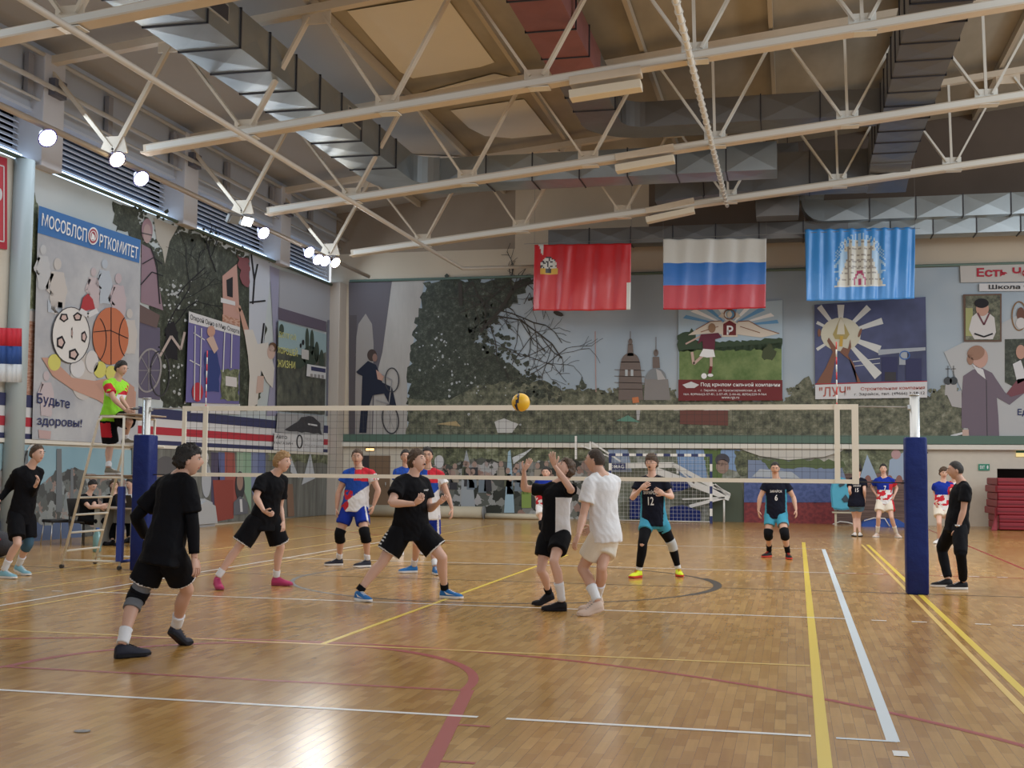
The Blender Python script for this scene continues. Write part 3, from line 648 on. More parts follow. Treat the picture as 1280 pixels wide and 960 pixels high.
# dark landscape poster
m_ = Print('L', .10)
m_.base([(347, 401), (408, 418), (406, 518), (346, 513)], spotted('print_dark_land', [(.35, (.03, .035, .035)), (.6, (.10, .11, .09)), (.7, (.16, .17, .13))], scale=2, detail=6))
m_.poly([(348, 401), (408, 418), (408, 440), (392, 446), (372, 446), (348, 434)], flat('teal_sky', (.30, .42, .46)), 1)
for c_, rx, ry in (((352, 412), 3, 7), ((384, 425), 2.4, 15), ((390, 428), 2.6, 16), ((396, 440), 3, 13), ((402, 452), 3, 15), ((388, 445), 10, 13), ((372, 452), 10, 9)): m_.ell(c_, rx, ry, flat('cypress', (.05, .07, .055)), 2)
m_.poly([(377, 436), (386, 438), (386, 450), (377, 448)], flat('chapel', (.5, .5, .5)), 3); m_.ell((379, 428), 1.5, 3.5, BLK, 3); m_.ell((376, 432), 1.2, 3, BLK, 3)
YT = flat('lettering_yellow', (.62, .62, .22))
m_.text('ДОЛГОЙ', [(348, 412), (370, 418), (370, 427), (348, 422)], YT, 4); m_.text('ХОРОШЕЙ', [(347, 431), (372, 435), (372, 446), (347, 441)], YT, 4, .01); m_.text('ЖИЗНИ', [(347, 449), (369, 452), (369, 461), (347, 459)], YT, 4, .01)
m_.poly([(384, 455), (408, 459), (407, 474), (383, 470)], WHT, 4); m_.poly([(389, 458), (407, 461), (407, 466), (389, 463)], NAVY, 5)
for i in range(4): m_.poly([(388+i*4.6, 467+i*.5), (391+i*4.6, 467.4+i*.5), (391+i*4.6, 472+i*.4), (388+i*4.6, 471.5+i*.4)], GREYP, 5)
tag(m_.build('poster'), 'dark landscape poster with yellow words and cypress trees beside the corner', 'poster')
m_ = Print('L', .10)
m_.base([(347, 516), (405, 520), (404, 545), (345, 540)], flat('car_grey', (.35, .36, .38))); m_.ragged([(356, 538), (368, 530), (376, 522), (392, 520), (400, 530), (402, 543)], DKG, 1, 1, 5, 4); m_.poly([(385, 529), (397, 531), (397, 533), (385, 531)], WHT, 2)
m_.poly([(343, 541), (405, 544), (404, 566), (342, 562)], WHT, 2); m_.ring((374.5, 552), 3.3, 8, 1.6, BLK, 3)
m_.text('АВТО', [(345, 544), (359, 545), (359, 549), (345, 548)], BLK, 3, .02); m_.text('МАГАЗИН', [(343, 552), (366, 553), (366, 556), (343, 555)], BLK, 3); m_.text('ТЕЛ. 2-15-40', [(381, 547), (403, 549), (403, 552), (381, 550)], GREYP, 3); m_.text('РАБОТАЕМ', [(381, 555), (403, 557), (403, 560), (381, 558)], GREYP, 3)
tag(m_.build('poster'), 'small white and grey car notice below the dark landscape poster', 'poster')

# lower hangings of the side wall
SKYL = spotted('print_blue_sky', [(.3, (.20, .36, .46)), (.7, (.33, .50, .58))], scale=.4, detail=3)
CROWD = spotted('print_city_crowd', [(.2, (.06, .065, .07)), (.4, (.14, .16, .16)), (.55, (.22, .26, .28)), (.7, (.34, .37, .38)), (.9, (.28, .20, .18))], scale=4.2, voronoi=True)
DRAPE = spotted('print_grey_drape', [(.3, (.09, .095, .09)), (.6, (.19, .20, .19)), (.75, (.28, .29, .28))], scale=.8, detail=6, stretch=(6, 6, .6))
m_ = Print('L', .03)
m_.base([(-25, 553), (172, 563), (172, 668), (-25, 700)], SKYL)
m_.ragged([(-25, 600), (5, 585), (10, 600), (30, 600), (50, 608), (70, 590), (95, 585), (115, 592), (160, 600), (172, 605), (172, 668), (-25, 700)], CROWD, 1, 2.5, 5, 12)
for x, y0, w_ in ((74, 561, 3), (32, 563, 3.2), (90, 585, 1.5), (6, 577, 3)): m_.poly([(x-w_, y0), (x+w_, y0), (x+w_+1, 640), (x-w_-1, 640)], flat('tower_grey', (.17, .19, .21)), 2)
m_.ring((42, 600), 14, 44, 2, GH, 2, a0=180, a1=270); m_.ragged([(-20, 655), (20, 650), (60, 655), (100, 648), (100, 672), (-20, 695)], flat('blue_patch', (.12, .17, .30)), 2, 3, 5, 3)
tag(m_.build('wall_mural'), 'pale blue city skyline hanging low behind the umpire stand', 'mural')
m_ = Print('L', .05)
m_.base([(165, 560), (252, 562), (252, 656), (165, 668)], DRAPE); m_.ell((181, 577), 3.5, 6, SKIN_L, 1); m_.ell((207, 600), 18, 30, flat('drape_dark', (.12, .12, .13)), 1)
tag(m_.build('wall_mural'), 'plain grey wall drape behind the padded post at the stand', 'mural')
m_ = Print('L', .05)
m_.base([(250, 561), (421, 567), (419, 643), (250, 655)], DRAPE)
for u0, u1, cc in ((264, 273, (.09, .08, .14)), (273, 281, (.12, .14, .30)), (281, 293, (.33, .10, .09)), (296, 304, (.30, .42, .33)), (304, 314, (.26, .40, .30)), (314, 322, (.20, .24, .40)), (322, 332, (.14, .18, .36))):
    m_.poly([(u0, 565), (u1, 566), (u1+(4 if u0 < 295 else 0), 640), (u0, 648 if u0 < 290 else 610)], flat('stripe%d' % u0, cc), 1)
m_.poly([(266, 600), (292, 600), (292, 648), (270, 652)], flat('curtain_red', (.28, .07, .06)), 2)
m_.ell((256, 572), 5, 8, WHT, 2); m_.ell((258, 600), 6, 22, flat('ghost_doctor', (.42, .45, .50)), 2); m_.ell((300, 607), 6, 18, DKG, 3); m_.ell((300, 602), 4, 11, flat('portrait', (.32, .22, .19)), 4); m_.poly([(292, 628), (300, 620), (310, 628), (310, 642), (292, 644)], flat('suit_grey', (.14, .15, .18)), 4); m_.line([(301, 624), (302, 640)], 3, WHT, 5)
for q in ([(362, 567), (374, 598), (363, 590)], [(388, 565), (394, 598), (377, 606)]): m_.poly(q, flat('tent_white', (.50, .54, .60)), 3)
m_.poly([(358, 605), (366, 605), (368, 645), (360, 646)], flat('bark', (.24, .15, .11)), 3); m_.ragged([(335, 566), (420, 568), (419, 580), (336, 576)], LEAFG, 1, 2, 4, 1)
tag(m_.build('wall_mural'), 'grey drape with coloured vertical stripes and a framed portrait, low beside the corner', 'mural')

# ------------------------------------------------------------------ end wall mural
SKYB = spotted('print_sky_end', [(.3, (.26, .33, .41)), (.5, (.34, .42, .50)), (.7, (.44, .50, .55))], scale=.22, detail=3)
WALLG = spotted('print_render_grey', [(.3, (.36, .345, .33)), (.7, (.46, .44, .42))], scale=.6, detail=5, stretch=(3, 1, .6))
m_ = Print('B', .02)
m_.base([(436, 352), (1300, 331), (1300, 546), (436, 544)], SKYB)
m_.poly([(436, 352), (531, 350), (509, 470), (509, 543), (436, 543)], WALLG, 1)
m_.poly([(436, 352), (490, 351), (478, 440), (468, 480), (466, 543), (450, 543), (436, 543)], flat('wall_dusk', (.13, .12, .14)), 2)
m_.poly([(444, 430), (448, 405), (457, 392), (465, 405), (467, 430), (465, 543), (444, 543)], flat('arch_grey', (.33, .31, .30)), 3); m_.poly([(437, 394), (446, 394), (443, 543), (437, 543)], flat('arch_side', (.10, .09, .10)), 3)
m_.ragged([(531, 352), (660, 349), (664, 352), (650, 372), (612, 402), (580, 410), (600, 430), (640, 455), (660, 480), (680, 492), (700, 500), (700, 543), (510, 543), (511, 460)], LEAFD, 2, 4, 5, 21)
m_.ragged([(509, 549), (509, 498), (560, 500), (600, 480), (640, 478), (680, 475), (700, 486), (730, 487), (760, 490), (800, 482), (840, 488), (850, 500), (980, 500), (1000, 478), (1012, 472), (1020, 490), (1100, 498), (1158, 498), (1168, 490), (1180, 482), (1205, 490), (1205, 549)], LEAFY, 3, 2.5, 5, 22)
m_.ragged([(720, 486), (727, 472), (735, 486)], LEAFD, 4, 2, 3, 2)
BR = flat('branch', (.06, .055, .05))
for q, w_ in (([(600, 415), (625, 388), (640, 362), (652, 350)], 3.4), ([(640, 362), (664, 352), (672, 346)], 2.6), ([(622, 395), (650, 400), (675, 418), (690, 430), (702, 448)], 1.8), ([(573, 392), (610, 375), (640, 350)], 1.3), ([(583, 370), (612, 370)], 1.5), ([(575, 352), (576, 382)], 5), ([(590, 352), (580, 366)], 2), ([(648, 400), (646, 428), (642, 440)], .9), ([(690, 430), (675, 438), (650, 450)], .9), ([(610, 428), (640, 437), (652, 446)], .9), ([(700, 446), (697, 452)], .8), ([(655, 380), (662, 366), (668, 385)], .8), ([(660, 375), (668, 372)], 3)):
    m_.line(q, w_, BR, 5)
m_.ell((698, 392), 7, 3, BR, 5, 7, 20)
# cyclist
m_.ell((465, 444), 6, 7.5, flat('head_dark', (.07, .05, .045)), 6); m_.ell((468.5, 447), 3, 5, flat('face_dark', (.28, .17, .14)), 7)
m_.poly([(445, 465), (460, 451), (470, 456), (473, 463), (478, 478), (490, 484), (496, 510), (487, 506), (480, 492), (466, 494), (460, 512), (458, 541), (449, 541), (452, 500), (453, 470), (447, 467)], flat('navy_clothes', (.02, .025, .045)), 6)
m_.poly([(470, 462), (480, 470), (478, 476), (472, 474)], SKIN_P, 7)
m_.ring((490, 475), 8.5, 15, 1.4, DKG, 8); m_.ring((488, 524), 10, 18, 1.6, DKG, 8, rot=-8); m_.line([(477, 468), (490, 475), (486, 505), (470, 500)], 1.3, GREYP, 8)
for a in range(0, 360, 60): m_.line([(488, 524), (488+9*math.cos(math.radians(a)), 524+16*math.sin(math.radians(a)))], .5, GREYP, 8)
# mast and churches
rnd = random.Random(8)
for x, y, a, L, w_ in ((640, 362, -1.9, 30, 1.6), (625, 388, -.7, 40, 1.6), (625, 388, .3, 60, 1.6), (600, 415, -1.2, 30, 1.4), (675, 418, .9, 40, 1.2), (650, 400, 1.2, 50, 1.1), (600, 360, .4, 50, 1.4), (590, 352, 1.0, 40, 1.6), (655, 352, .9, 40, 1.0), (612, 402, 1.2, 50, 1.2), (660, 470, -.6, 60, 1.0), (640, 455, -1.0, 50, 1.0), (690, 430, 1.9, 45, .9), (560, 372, .2, 60, 1.2), (640, 440, .1, 55, .9)):
    m_.twig(x, y, a, L, w_, 2, BR, rnd)
for (x, y, a, L) in ((530, 400, 0, 5),): pass
EDGE = [(580, 410), (600, 430), (640, 455), (660, 480), (680, 492), (700, 500)]
m_.leaves([(560, 352), (600, 380), (612, 402), (580, 410), (600, 430), (640, 455), (660, 480), (690, 495)], 320, LEAFD, 3.2, (1.2, 4.5), 9, 2)
m_.leaves([(700, 486), (760, 490), (800, 484), (840, 488), (980, 500), (1005, 478), (1020, 490), (1160, 494), (1185, 484), (1203, 490)], 200, LEAFY, 3.4, (1.2, 3.5), 2.5, 3)
m_.leaves([(520, 440), (545, 420), (560, 450), (600, 470), (560, 500), (640, 520)], 60, flat('leaf_glint', (.42, .45, .47)), 3.4, (.6, 2.0), 16, 7)
m_.line([(744, 414), (745, 490)], 1, flat('mast', (.45, .30, .28)), 4)
CH, CHL = flat('church_brown', (.17, .14, .13)), flat('church_light', (.42, .42, .43))
m_.poly([(773, 500), (774, 470), (776, 452), (800, 452), (802, 470), (804, 500)], CH, 6); m_.ell((788, 453), 11.5, 12, CH, 6, 16, 0, 180, 360); m_.poly([(784, 445), (792, 445), (791, 430), (785, 430)], CH, 6); m_.ell((788, 427), 2.6, 4, CH, 6); m_.line([(788, 414), (788, 426)], .8, CH, 6)
for x in (783, 790): m_.poly([(x-1.6, 462), (x+1.6, 462), (x+1.6, 470), (x-1.6, 470)], flat('sky_gap', (.45, .5, .54)), 7)
for y in (462, 470, 478, 486): m_.line([(768, y), (806, y+1)], .7, CH, 6)
m_.poly([(805, 500), (806, 472), (835, 474), (838, 500)], flat('church_grey', (.24, .23, .23)), 5); m_.ell((820, 474), 13, 14, flat('dome_grey', (.22, .24, .26)), 6, 16, 0, 180, 360); m_.poly([(816, 460), (825, 460), (824, 446), (816, 446)], CH, 6); m_.ell((820, 441), 3, 4.5, CH, 6); m_.line([(820, 421), (820, 440)], .8, CH, 6); m_.poly([(820, 461), (826, 464), (832, 474), (822, 475)], CHL, 7)
m_.poly([(790, 497), (798, 496), (799, 503), (791, 504)], ORG_P, 7); m_.poly([(795, 505), (801, 507), (799, 525), (796, 525)], CHL, 7)
for q, mm in (([(618, 527), (630, 523), (648, 530), (640, 541), (622, 541)], flat('roof_white', (.55, .56, .56))), ([(770, 526), (785, 519), (800, 528)], flat('roof_green', (.13, .28, .22))), ([(545, 530), (570, 526), (576, 533)], flat('roof_ochre', (.42, .33, .18))), ([(850, 512), (910, 513), (910, 532), (850, 530)], flat('roof_maroon', (.16, .07, .06))), ([(842, 509), (912, 511), (912, 513), (842, 513)], WHT), ([(1183, 492), (1202, 488), (1202, 510), (1190, 508)], CHL)): m_.poly(q, mm, 6)
m_.poly([(1181, 494), (1182, 478), (1196, 478), (1196, 494)], CHL, 5); 
for x in (1185, 1192): m_.ell((x, 476), 5, 5, flat('dome_dark', (.07, .08, .09)), 6); m_.line([(x, 457), (x, 472)], .8, BR, 6); m_.line([(x-3, 461), (x+3, 461)], .7, BR, 6)
m_.poly([(1180, 440), (1300, 380), (1300, 546), (1205, 546), (1203, 490)], flat('mural_pale_grey', (.46, .48, .50)), 4)
# woman in a suit
SU = flat('suit_plum', (.17, .14, .18))
m_.poly([(1204, 470), (1216, 462), (1228, 460), (1240, 466), (1256, 490), (1262, 495), (1280, 478), (1290, 474), (1290, 484), (1262, 506), (1246, 497), (1248, 520), (1249, 545), (1212, 545), (1210, 535), (1202, 535), (1202, 500)], SU, 6)
m_.poly([(1215, 455), (1229, 462), (1232, 474), (1222, 466)], WHT, 7); m_.ell((1225, 447), 10, 13, flat('face_print', (.52, .33, .28)), 7); m_.ell((1220, 441), 11, 9, flat('hair_print', (.32, .19, .14)), 8, rot=-20); m_.ell((1213, 449), 4, 7, flat('hair_print', (.32, .19, .14)), 8)
m_.line([(1233, 475), (1234, 545)], .8, DKG, 7); m_.poly([(1203, 537), (1211, 537), (1211, 545), (1203, 545)], SKIN_L, 7); m_.poly([(1188, 544), (1203, 540), (1203, 543), (1190, 546)], WHT, 7)
m_.poly([(1256, 424), (1300, 423), (1300, 500), (1256, 478)], LEAFD, 5); m_.poly([(1266, 455), (1276, 450), (1284, 474), (1272, 480)], WHT, 7); m_.ell((1276, 440), 6, 9, SKIN_P, 8); m_.poly([(1258, 492), (1272, 474), (1300, 470), (1300, 486), (1264, 496)], flat('maroon_sleeve', (.20, .08, .10)), 7)
m_.text('Единоборства', [(1272, 511), (1345, 511), (1345, 521), (1272, 521)], NV, 7, .02)
m_.ring((1274, 395), 9, 18, 1.6, flat('laurel', (.24, .14, .07)), 6); m_.ell((1276, 393), 5, 9, flat('portrait_brown', (.16, .08, .06)), 6); m_.ell((1276, 404), 6, 7, GH, 7)
tag(m_.build('wall_mural'), 'wide landscape mural with cyclist, bare branches and church domes above the green rail', 'mural')
def B(): return Print('B', .09)
m_ = B(); m_.base([(848, 386), (978, 375), (978, 500), (848, 501)], flat('poster_sky', (.40, .52, .62)))
for i in range(9):
    a = math.radians(200+i*18); c0 = (912, 408); m_.poly([c0, (c0[0]+62*math.cos(a), max(382, c0[1]+30*math.sin(a))), (c0[0]+62*math.cos(a+.15), max(382, c0[1]+30*math.sin(a+.15)))], WT if i % 2 else flat('ray_blue', (.14, .33, .58)), 1)
m_.ragged([(848, 418), (866, 412), (870, 424), (900, 428), (978, 422), (978, 436), (848, 440)], flat('pine_dark', (.05, .08, .05)), 2, 2, 4, 1)
m_.poly([(849, 438), (977, 428), (977, 476), (849, 475)], spotted('print_lawn', [(.35, (.07, .14, .03)), (.65, (.20, .27, .10))], scale=1.5, detail=6), 2); m_.ragged([(952, 440), (962, 428), (970, 440), (966, 450), (954, 450)], flat('bush', (.07, .09, .05)), 3, 1.5, 3, 6)
LB = flat('logo_brown', (.26, .13, .08)); LC = flat('logo_cream', (.66, .60, .52)); MR = flat('maroon', (.17, .035, .04))
m_.poly([(902, 404), (912, 398), (922, 404), (922, 421), (902, 421)], LC, 4); m_.poly([(904, 405), (912, 400.5), (920, 405), (920, 419), (904, 419)], MR, 5); m_.text('Р', [(908.5, 407), (916.5, 407), (916.5, 418.5), (908.5, 418.5)], WT, 6, .03)
m_.poly([(902, 401), (888, 402), (870, 412), (860, 419), (884, 417), (902, 418)], LC, 4); m_.poly([(922, 402), (936, 401), (952, 410), (974, 417), (952, 422), (936, 420), (922, 418)], LC, 4)
for q in ([(902, 401), (888, 402), (870, 412)], [(922, 402), (936, 401), (952, 410), (974, 417)], [(925, 408), (950, 416)], [(898, 408), (876, 415)]): m_.line(q, 1, LB, 5)
m_.ring((912, 393), 7, 6, 1.5, LB, 4); m_.ell((912, 393), 3, 4, LC, 4); m_.poly([(898, 396), (903, 390), (908, 398)], LC, 4); m_.poly([(926, 396), (921, 390), (916, 398)], LC, 4); m_.poly([(908, 388), (912, 383), (916, 388)], LB, 4)
m_.ell((890, 410), 4.5, 6, flat('head_brown', (.30, .19, .12)), 7); m_.poly([(876, 418), (898, 416), (902, 422), (894, 424), (893, 440), (879, 438), (878, 426), (872, 430)], flat('shirt_maroon', (.14, .035, .06)), 7); m_.line([(876, 420), (857, 430)], 2, SKIN_L, 6)
m_.poly([(879, 436), (892, 437), (894, 446), (884, 447), (874, 445)], WT, 8); m_.line([(878, 445), (867, 455), (865, 440)], 3.4, SKIN_L, 7); m_.line([(889, 446), (889, 460)], 3.4, SKIN_L, 7); m_.line([(889, 458), (887, 467)], 3.6, MR, 8); m_.ell((880, 470), 3.5, 3.5, WT, 8); m_.ell((888, 469), 3.5, 2, WT, 8)
m_.poly([(848, 474.5), (978, 475), (978, 500.5), (848, 501)], MR, 6)
m_.poly([(853, 481), (864, 477), (874, 481), (868, 485), (858, 485)], WHT, 7)
m_.text('Под крылом сильной компании', [(876, 478), (975, 478.5), (975, 484.5), (876, 484)], WT, 8, .012); m_.text('г. Зарайск, ул. Красноармейская, д. 42', [(876, 486.3), (951, 486.6), (951, 490), (876, 489.8)], WT, 8); m_.text('тел. 8(49666)2-57-81, 2-57-49, 2-44-46, 8(926)229-9-964', [(854, 491.3), (958, 491.6), (958, 495), (854, 494.8)], WT, 8); m_.text('www.rgs.ru', [(902, 496), (924, 496), (924, 499.4), (902, 499.4)], WT, 8)
tag(m_.build('poster'), 'poster of a footballer on a lawn under a winged crest, maroon caption band', 'poster')
m_ = B(); DB_ = spotted('print_night_blue', [(.3, (.035, .045, .11)), (.7, (.08, .10, .24))], scale=.7, detail=3)
m_.base([(1018, 381), (1157, 371), (1159, 497), (1019, 499)], DB_)
RY = flat('ray_white', (.60, .62, .62)); cc = (1051, 418)
for (x, y, w_) in ((1024, 383, 3.5), (1051, 381, 4.5), (1086, 384, 4), (1103, 401, 4), (1100, 437, 5), (1098, 470, 6), (1021, 403, 2), (1021, 437, 2)): 
    d = math.hypot(x-cc[0], y-cc[1]); nx, ny = -(y-cc[1])/d, (x-cc[0])/d; m_.poly([(cc[0]+nx, cc[1]+ny), (x+nx*w_, y+ny*w_), (x-nx*w_, y-ny*w_), (cc[0]-nx, cc[1]-ny)], RY, 1)
m_.ell(cc, 25, 21, flat('glow_cream', (.58, .57, .47)), 2); m_.poly([(1041, 418), (1051, 396), (1062, 418), (1058, 424), (1044, 424)], flat('crown_ochre', (.40, .33, .14)), 3); m_.poly([(1048, 404), (1051, 397), (1055, 404), (1056, 418), (1046, 418)], flat('crown_light', (.62, .60, .50)), 4); m_.line([(1052, 420), (1051, 433)], 4, flat('gold', (.55, .36, .08)), 4)
HB = flat('hand_brown', (.22, .11, .08))
m_.poly([(1020, 480), (1032, 460), (1041, 440), (1034, 426), (1036, 422), (1046, 436), (1044, 450), (1038, 482)], HB, 4); m_.poly([(1076, 478), (1062, 450), (1050, 440), (1054, 434), (1060, 436), (1063, 424), (1064, 434), (1060, 444), (1068, 456), (1072, 480), (1058, 478)], HB, 4); m_.ell((1024, 416), 2, 5, HB, 4); m_.ell((1075, 416), 1.6, 6, HB, 4, rot=20)
m_.poly([(1098, 437), (1157, 434), (1157, 438), (1134, 440), (1134, 456), (1124, 456), (1124, 441), (1098, 444)], flat('bridge_pale', (.36, .40, .46)), 2); m_.poly([(1102, 446), (1122, 446), (1122, 476), (1102, 476)], NAVY, 3); m_.poly([(1132, 448), (1152, 448), (1152, 476), (1132, 476)], NAVY, 3); m_.ring((1131, 444), 6, 5, 1.4, BLUP, 4); m_.poly([(1106, 465), (1120, 465), (1120, 476), (1106, 476)], DKG, 4); m_.line([(1066, 452), (1100, 448)], 1, RY, 3); m_.line([(1066, 458), (1100, 454)], .8, RY, 3)
m_.poly([(1019, 481), (1159, 477), (1159, 497), (1019, 499)], WHT, 5); m_.line([(1019, 480), (1159, 476.5)], 1, REDP, 6)
LR = flat('lettering_brick', (.42, .12, .10)); m_.text('"ЛУЧ"', [(1024, 484), (1063, 483), (1063, 495), (1024, 496)], LR, 7, .01); m_.text('Строительная компания', [(1076, 484), (1156, 482), (1156, 487.5), (1076, 489)], LR, 7, .01); m_.text('г. Зарайск, тел. (49666) 2-58-12', [(1068, 491), (1156, 489), (1156, 494), (1068, 495.5)], BLK, 7)
tag(m_.build('poster'), 'dark blue poster of two hands holding a glowing crown, white caption strip', 'poster')
m_ = B(); m_.base([(1200, 332), (1300, 328), (1300, 352), (1201, 353)], flat('sign_pale', (.52, .51, .50))); m_.text('Есть Чемпион', [(1221, 335), (1345, 333), (1345, 346), (1221, 346)], flat('lettering_crimson', (.42, .035, .06)), 3, .03)
tag(m_.build('wall_sign'), 'white sign with large crimson words high on the end wall', 'sign')
m_ = B(); m_.base([(1224, 354.5), (1300, 353), (1300, 363.5), (1224, 364)], WHT); m_.text('Школа таеквондо', [(1236, 356), (1345, 355), (1345, 362), (1236, 362.5)], BLK, 3, .02)
tag(m_.build('wall_sign'), 'narrow white strip sign with black words under the crimson one', 'sign')
m_ = B(); m_.base([(1204, 368), (1252, 367), (1252, 427), (1205, 427)], flat('frame_brown', (.14, .09, .07)), .03)
m_.poly([(1207, 370), (1250, 369), (1250, 425), (1207, 425)], LEAFY, 1); m_.poly([(1207, 385), (1216, 385), (1216, 420), (1207, 420)], flat('grass_pale', (.36, .38, .18)), 2)
m_.poly([(1215, 396), (1221, 391), (1236, 391), (1243, 397), (1245, 415), (1241, 424), (1218, 424), (1211, 412)], GH, 3); m_.ell((1228, 386), 8, 9, SKIN_P, 4); m_.ell((1227, 379), 9, 6, BLK, 5); m_.line([(1222, 391), (1230, 406), (1237, 391)], 2, flat('lapel', (.16, .06, .08)), 5); m_.line([(1218, 417), (1230, 421), (1241, 417)], 2, BLK, 5)
tag(m_.build('framed_picture'), 'brown framed picture of a child in a white martial arts suit', 'picture')

# lower hangings of the end wall
DENSE = spotted('print_people_crowd', [(.15, (.025, .03, .025)), (.35, (.08, .09, .08)), (.5, (.17, .18, .16)), (.65, (.32, .33, .33)), (.8, (.46, .48, .50)), (.95, (.30, .19, .16))], scale=3.6, voronoi=True)
m_ = Print('B', .05)
m_.base([(530, 559), (760, 560), (760, 652), (530, 648)], DENSE)
m_.ragged([(530, 559), (760, 560), (760, 578), (700, 574), (640, 580), (600, 572), (560, 582), (530, 576)], LEAFG, 1, 2, 4, 4)
m_.poly([(577, 590), (583, 562), (590, 590), (594, 635), (576, 635)], flat('statue_grey', (.38, .42, .46)), 2); m_.ell((549, 577), 6, 8, WHT, 2)
m_.poly([(633, 600), (635, 565), (638, 562), (641, 600), (643, 641), (630, 641)], flat('statue_blue', (.36, .52, .64)), 3); m_.poly([(640, 572), (656, 565), (668, 558), (655, 570), (642, 580)], flat('banner_white', (.60, .64, .68)), 3); m_.poly([(652, 615), (664, 615), (664, 635), (652, 635)], flat('lime', (.25, .36, .10)), 3)
rnd = random.Random(4)
for i in range(26):
    x = rnd.uniform(560, 700); y = rnd.uniform(578, 600); k = rnd.random(); m_.ell((x, y), 3, 4, flat('tiny_face', (.40, .29, .25)), 4, 8); m_.poly([(x-4, y+4), (x+4, y+4), (x+5, y+20), (x-5, y+20)], [DKG, flat('olive', (.12, .13, .09)), flat('beige2', (.36, .33, .28)), flat('bluegrey', (.20, .25, .30))][i % 4], 3)
tag(m_.build('wall_mural'), 'printed crowd with a slim pale blue statue, low on the end wall', 'mural')
m_ = Print('B', .06)
m_.base([(756, 560), (1012, 560), (1012, 656), (756, 654)], spotted('print_mixed_park', [(.3, (.09, .10, .07)), (.5, (.18, .20, .15)), (.62, (.34, .36, .34)), (.72, (.44, .47, .50))], scale=2, detail=8))
for q, mm in (([(760, 562), (785, 562), (790, 590), (762, 590)], flat('blue_hill', (.30, .37, .50))), ([(845, 562), (880, 562), (884, 600), (850, 596)], flat('blue_glass', (.24, .36, .58))), ([(900, 562), (925, 562), (925, 590), (905, 585)], flat('blue_glass', (.24, .36, .58)))): m_.poly(q, mm, 1)
m_.ragged([(880, 562), (902, 562), (902, 600), (885, 598)], flat('tree_green', (.12, .18, .07)), 2, 2, 4, 4); m_.ragged([(918, 562), (948, 562), (948, 592), (922, 594)], LEAFG, 2, 2, 4, 5)
m_.ell((903, 575), 9, 8, flat('cap_dark', (.08, .08, .10)), 3); m_.ell((903, 583), 8, 9, flat('face_far', (.34, .24, .20)), 3); m_.poly([(888, 600), (925, 596), (935, 655), (885, 655)], flat('jacket_olive', (.10, .12, .09)), 2)
tag(m_.build('wall_mural'), 'printed park scene with an olive coated figure behind the striped goal', 'mural')
m_ = Print('B', .10)
m_.base([(935, 575), (1050, 578), (1058, 600), (935, 600)], flat('river_blue', (.22, .28, .42))); m_.ragged([(950, 575), (1055, 575), (1055, 584), (960, 586)], flat('bank_green', (.12, .16, .08)), 1, 2, 5, 2); m_.poly([(950, 586), (990, 590), (1000, 598), (940, 596)], flat('boat_white', (.45, .5, .56)), 2)
m_.poly([(920, 557), (1062, 557), (1050, 565), (1030, 571), (985, 575), (950, 570), (930, 563)], flat('sagging_white', (.58, .57, .53)), 3)
tag(m_.build('wall_mural'), 'small river print sagging from the rail above the blue and red cloth', 'mural')
m_ = Print('B', .13)
m_.base([(930, 598), (1042, 599), (1042, 629), (930, 629)], spotted('cloth_blue_weave', [(.4, (.05, .085, .24)), (.6, (.08, .12, .32))], scale=9, detail=1)); m_.base([(930, 628), (1042, 628), (1044, 656), (930, 656)], spotted('cloth_red_weave', [(.4, (.17, .025, .035)), (.6, (.26, .04, .045))], scale=9, detail=1))
tag(m_.build('hanging_cloth'), 'blue over red cloth hung low beside the turquoise jacket', 'cloth')
m_ = Print('B', .08)
m_.base([(1046, 560), (1133, 560), (1133, 657), (1046, 657)], spotted('print_bleachers', [(.4, (.10, .06, .05)), (.6, (.20, .13, .11))], scale=1.5, detail=4, stretch=(.4, 1, 10)))
m_.ragged([(1046, 560), (1133, 560), (1133, 590), (1046, 592)], LEAFG, 1, 1, 5, 5)
for q in ([(1084, 568), (1098, 600), (1074, 600)], [(1112, 575), (1130, 565), (1131, 600), (1110, 598)]): m_.poly(q, flat('tent_blue', (.36, .46, .60)), 2)
m_.ell((1120, 568), 6, 6, flat('pink_hat', (.5, .33, .34)), 3)
for x in (1085, 1124, 1112): m_.ell((x, 600), 4, 6, flat('figure_red', (.30, .15, .13)), 3)
tag(m_.build('wall_mural'), 'print of pale tents above brown bleachers behind two standing boys', 'mural')
# ------------------------------------------------------------------ volleyball net
NETC = mat('net_tape_cream', (.80, .77, .68), .6, bump=.1, bscale=30); NETK = mat('net_cord', (.03, .03, .035), .7)
NX0, NX1 = on(230, 545, 1, 0).x, on(1069, 545, 1, 0).x
ZT, ZB = 2.43, 1.45
N = empty('volleyball_net', (0, 0, ZB), 'black mesh volleyball net with cream tapes stretched between the blue padded posts', 'net')
b = MB(); b.box((NX0, -.012, ZT-.07), (NX1, .012, ZT), NETC); b.build('top_tape', N)
b = MB(); b.box((NX0, -.012, ZB-.055), (NX1, .012, ZB), NETC); b.build('bottom_tape', N)
for x, w_ in ((NX0, .06), (NX1, .085)):
    b = MB(); b.box((x-w_/2, -.014, ZB-.06), (x+w_/2, .014, ZT), NETC); b.build('side_tape', N)
b = MB(); k = NX0
while k < NX1:
    b.box((k-.0016, -.002, ZB), (k+.0016, .002, ZT-.07), NETK); k += .1
for i in range(1, 10): b.box((NX0, -.002, ZB+i*.094-.0016), (NX1, .002, ZB+i*.094+.0016), NETK)
tag(b.build('mesh', N), kind='stuff')
ROPE = mat('rope', (.35, .34, .33), .6)
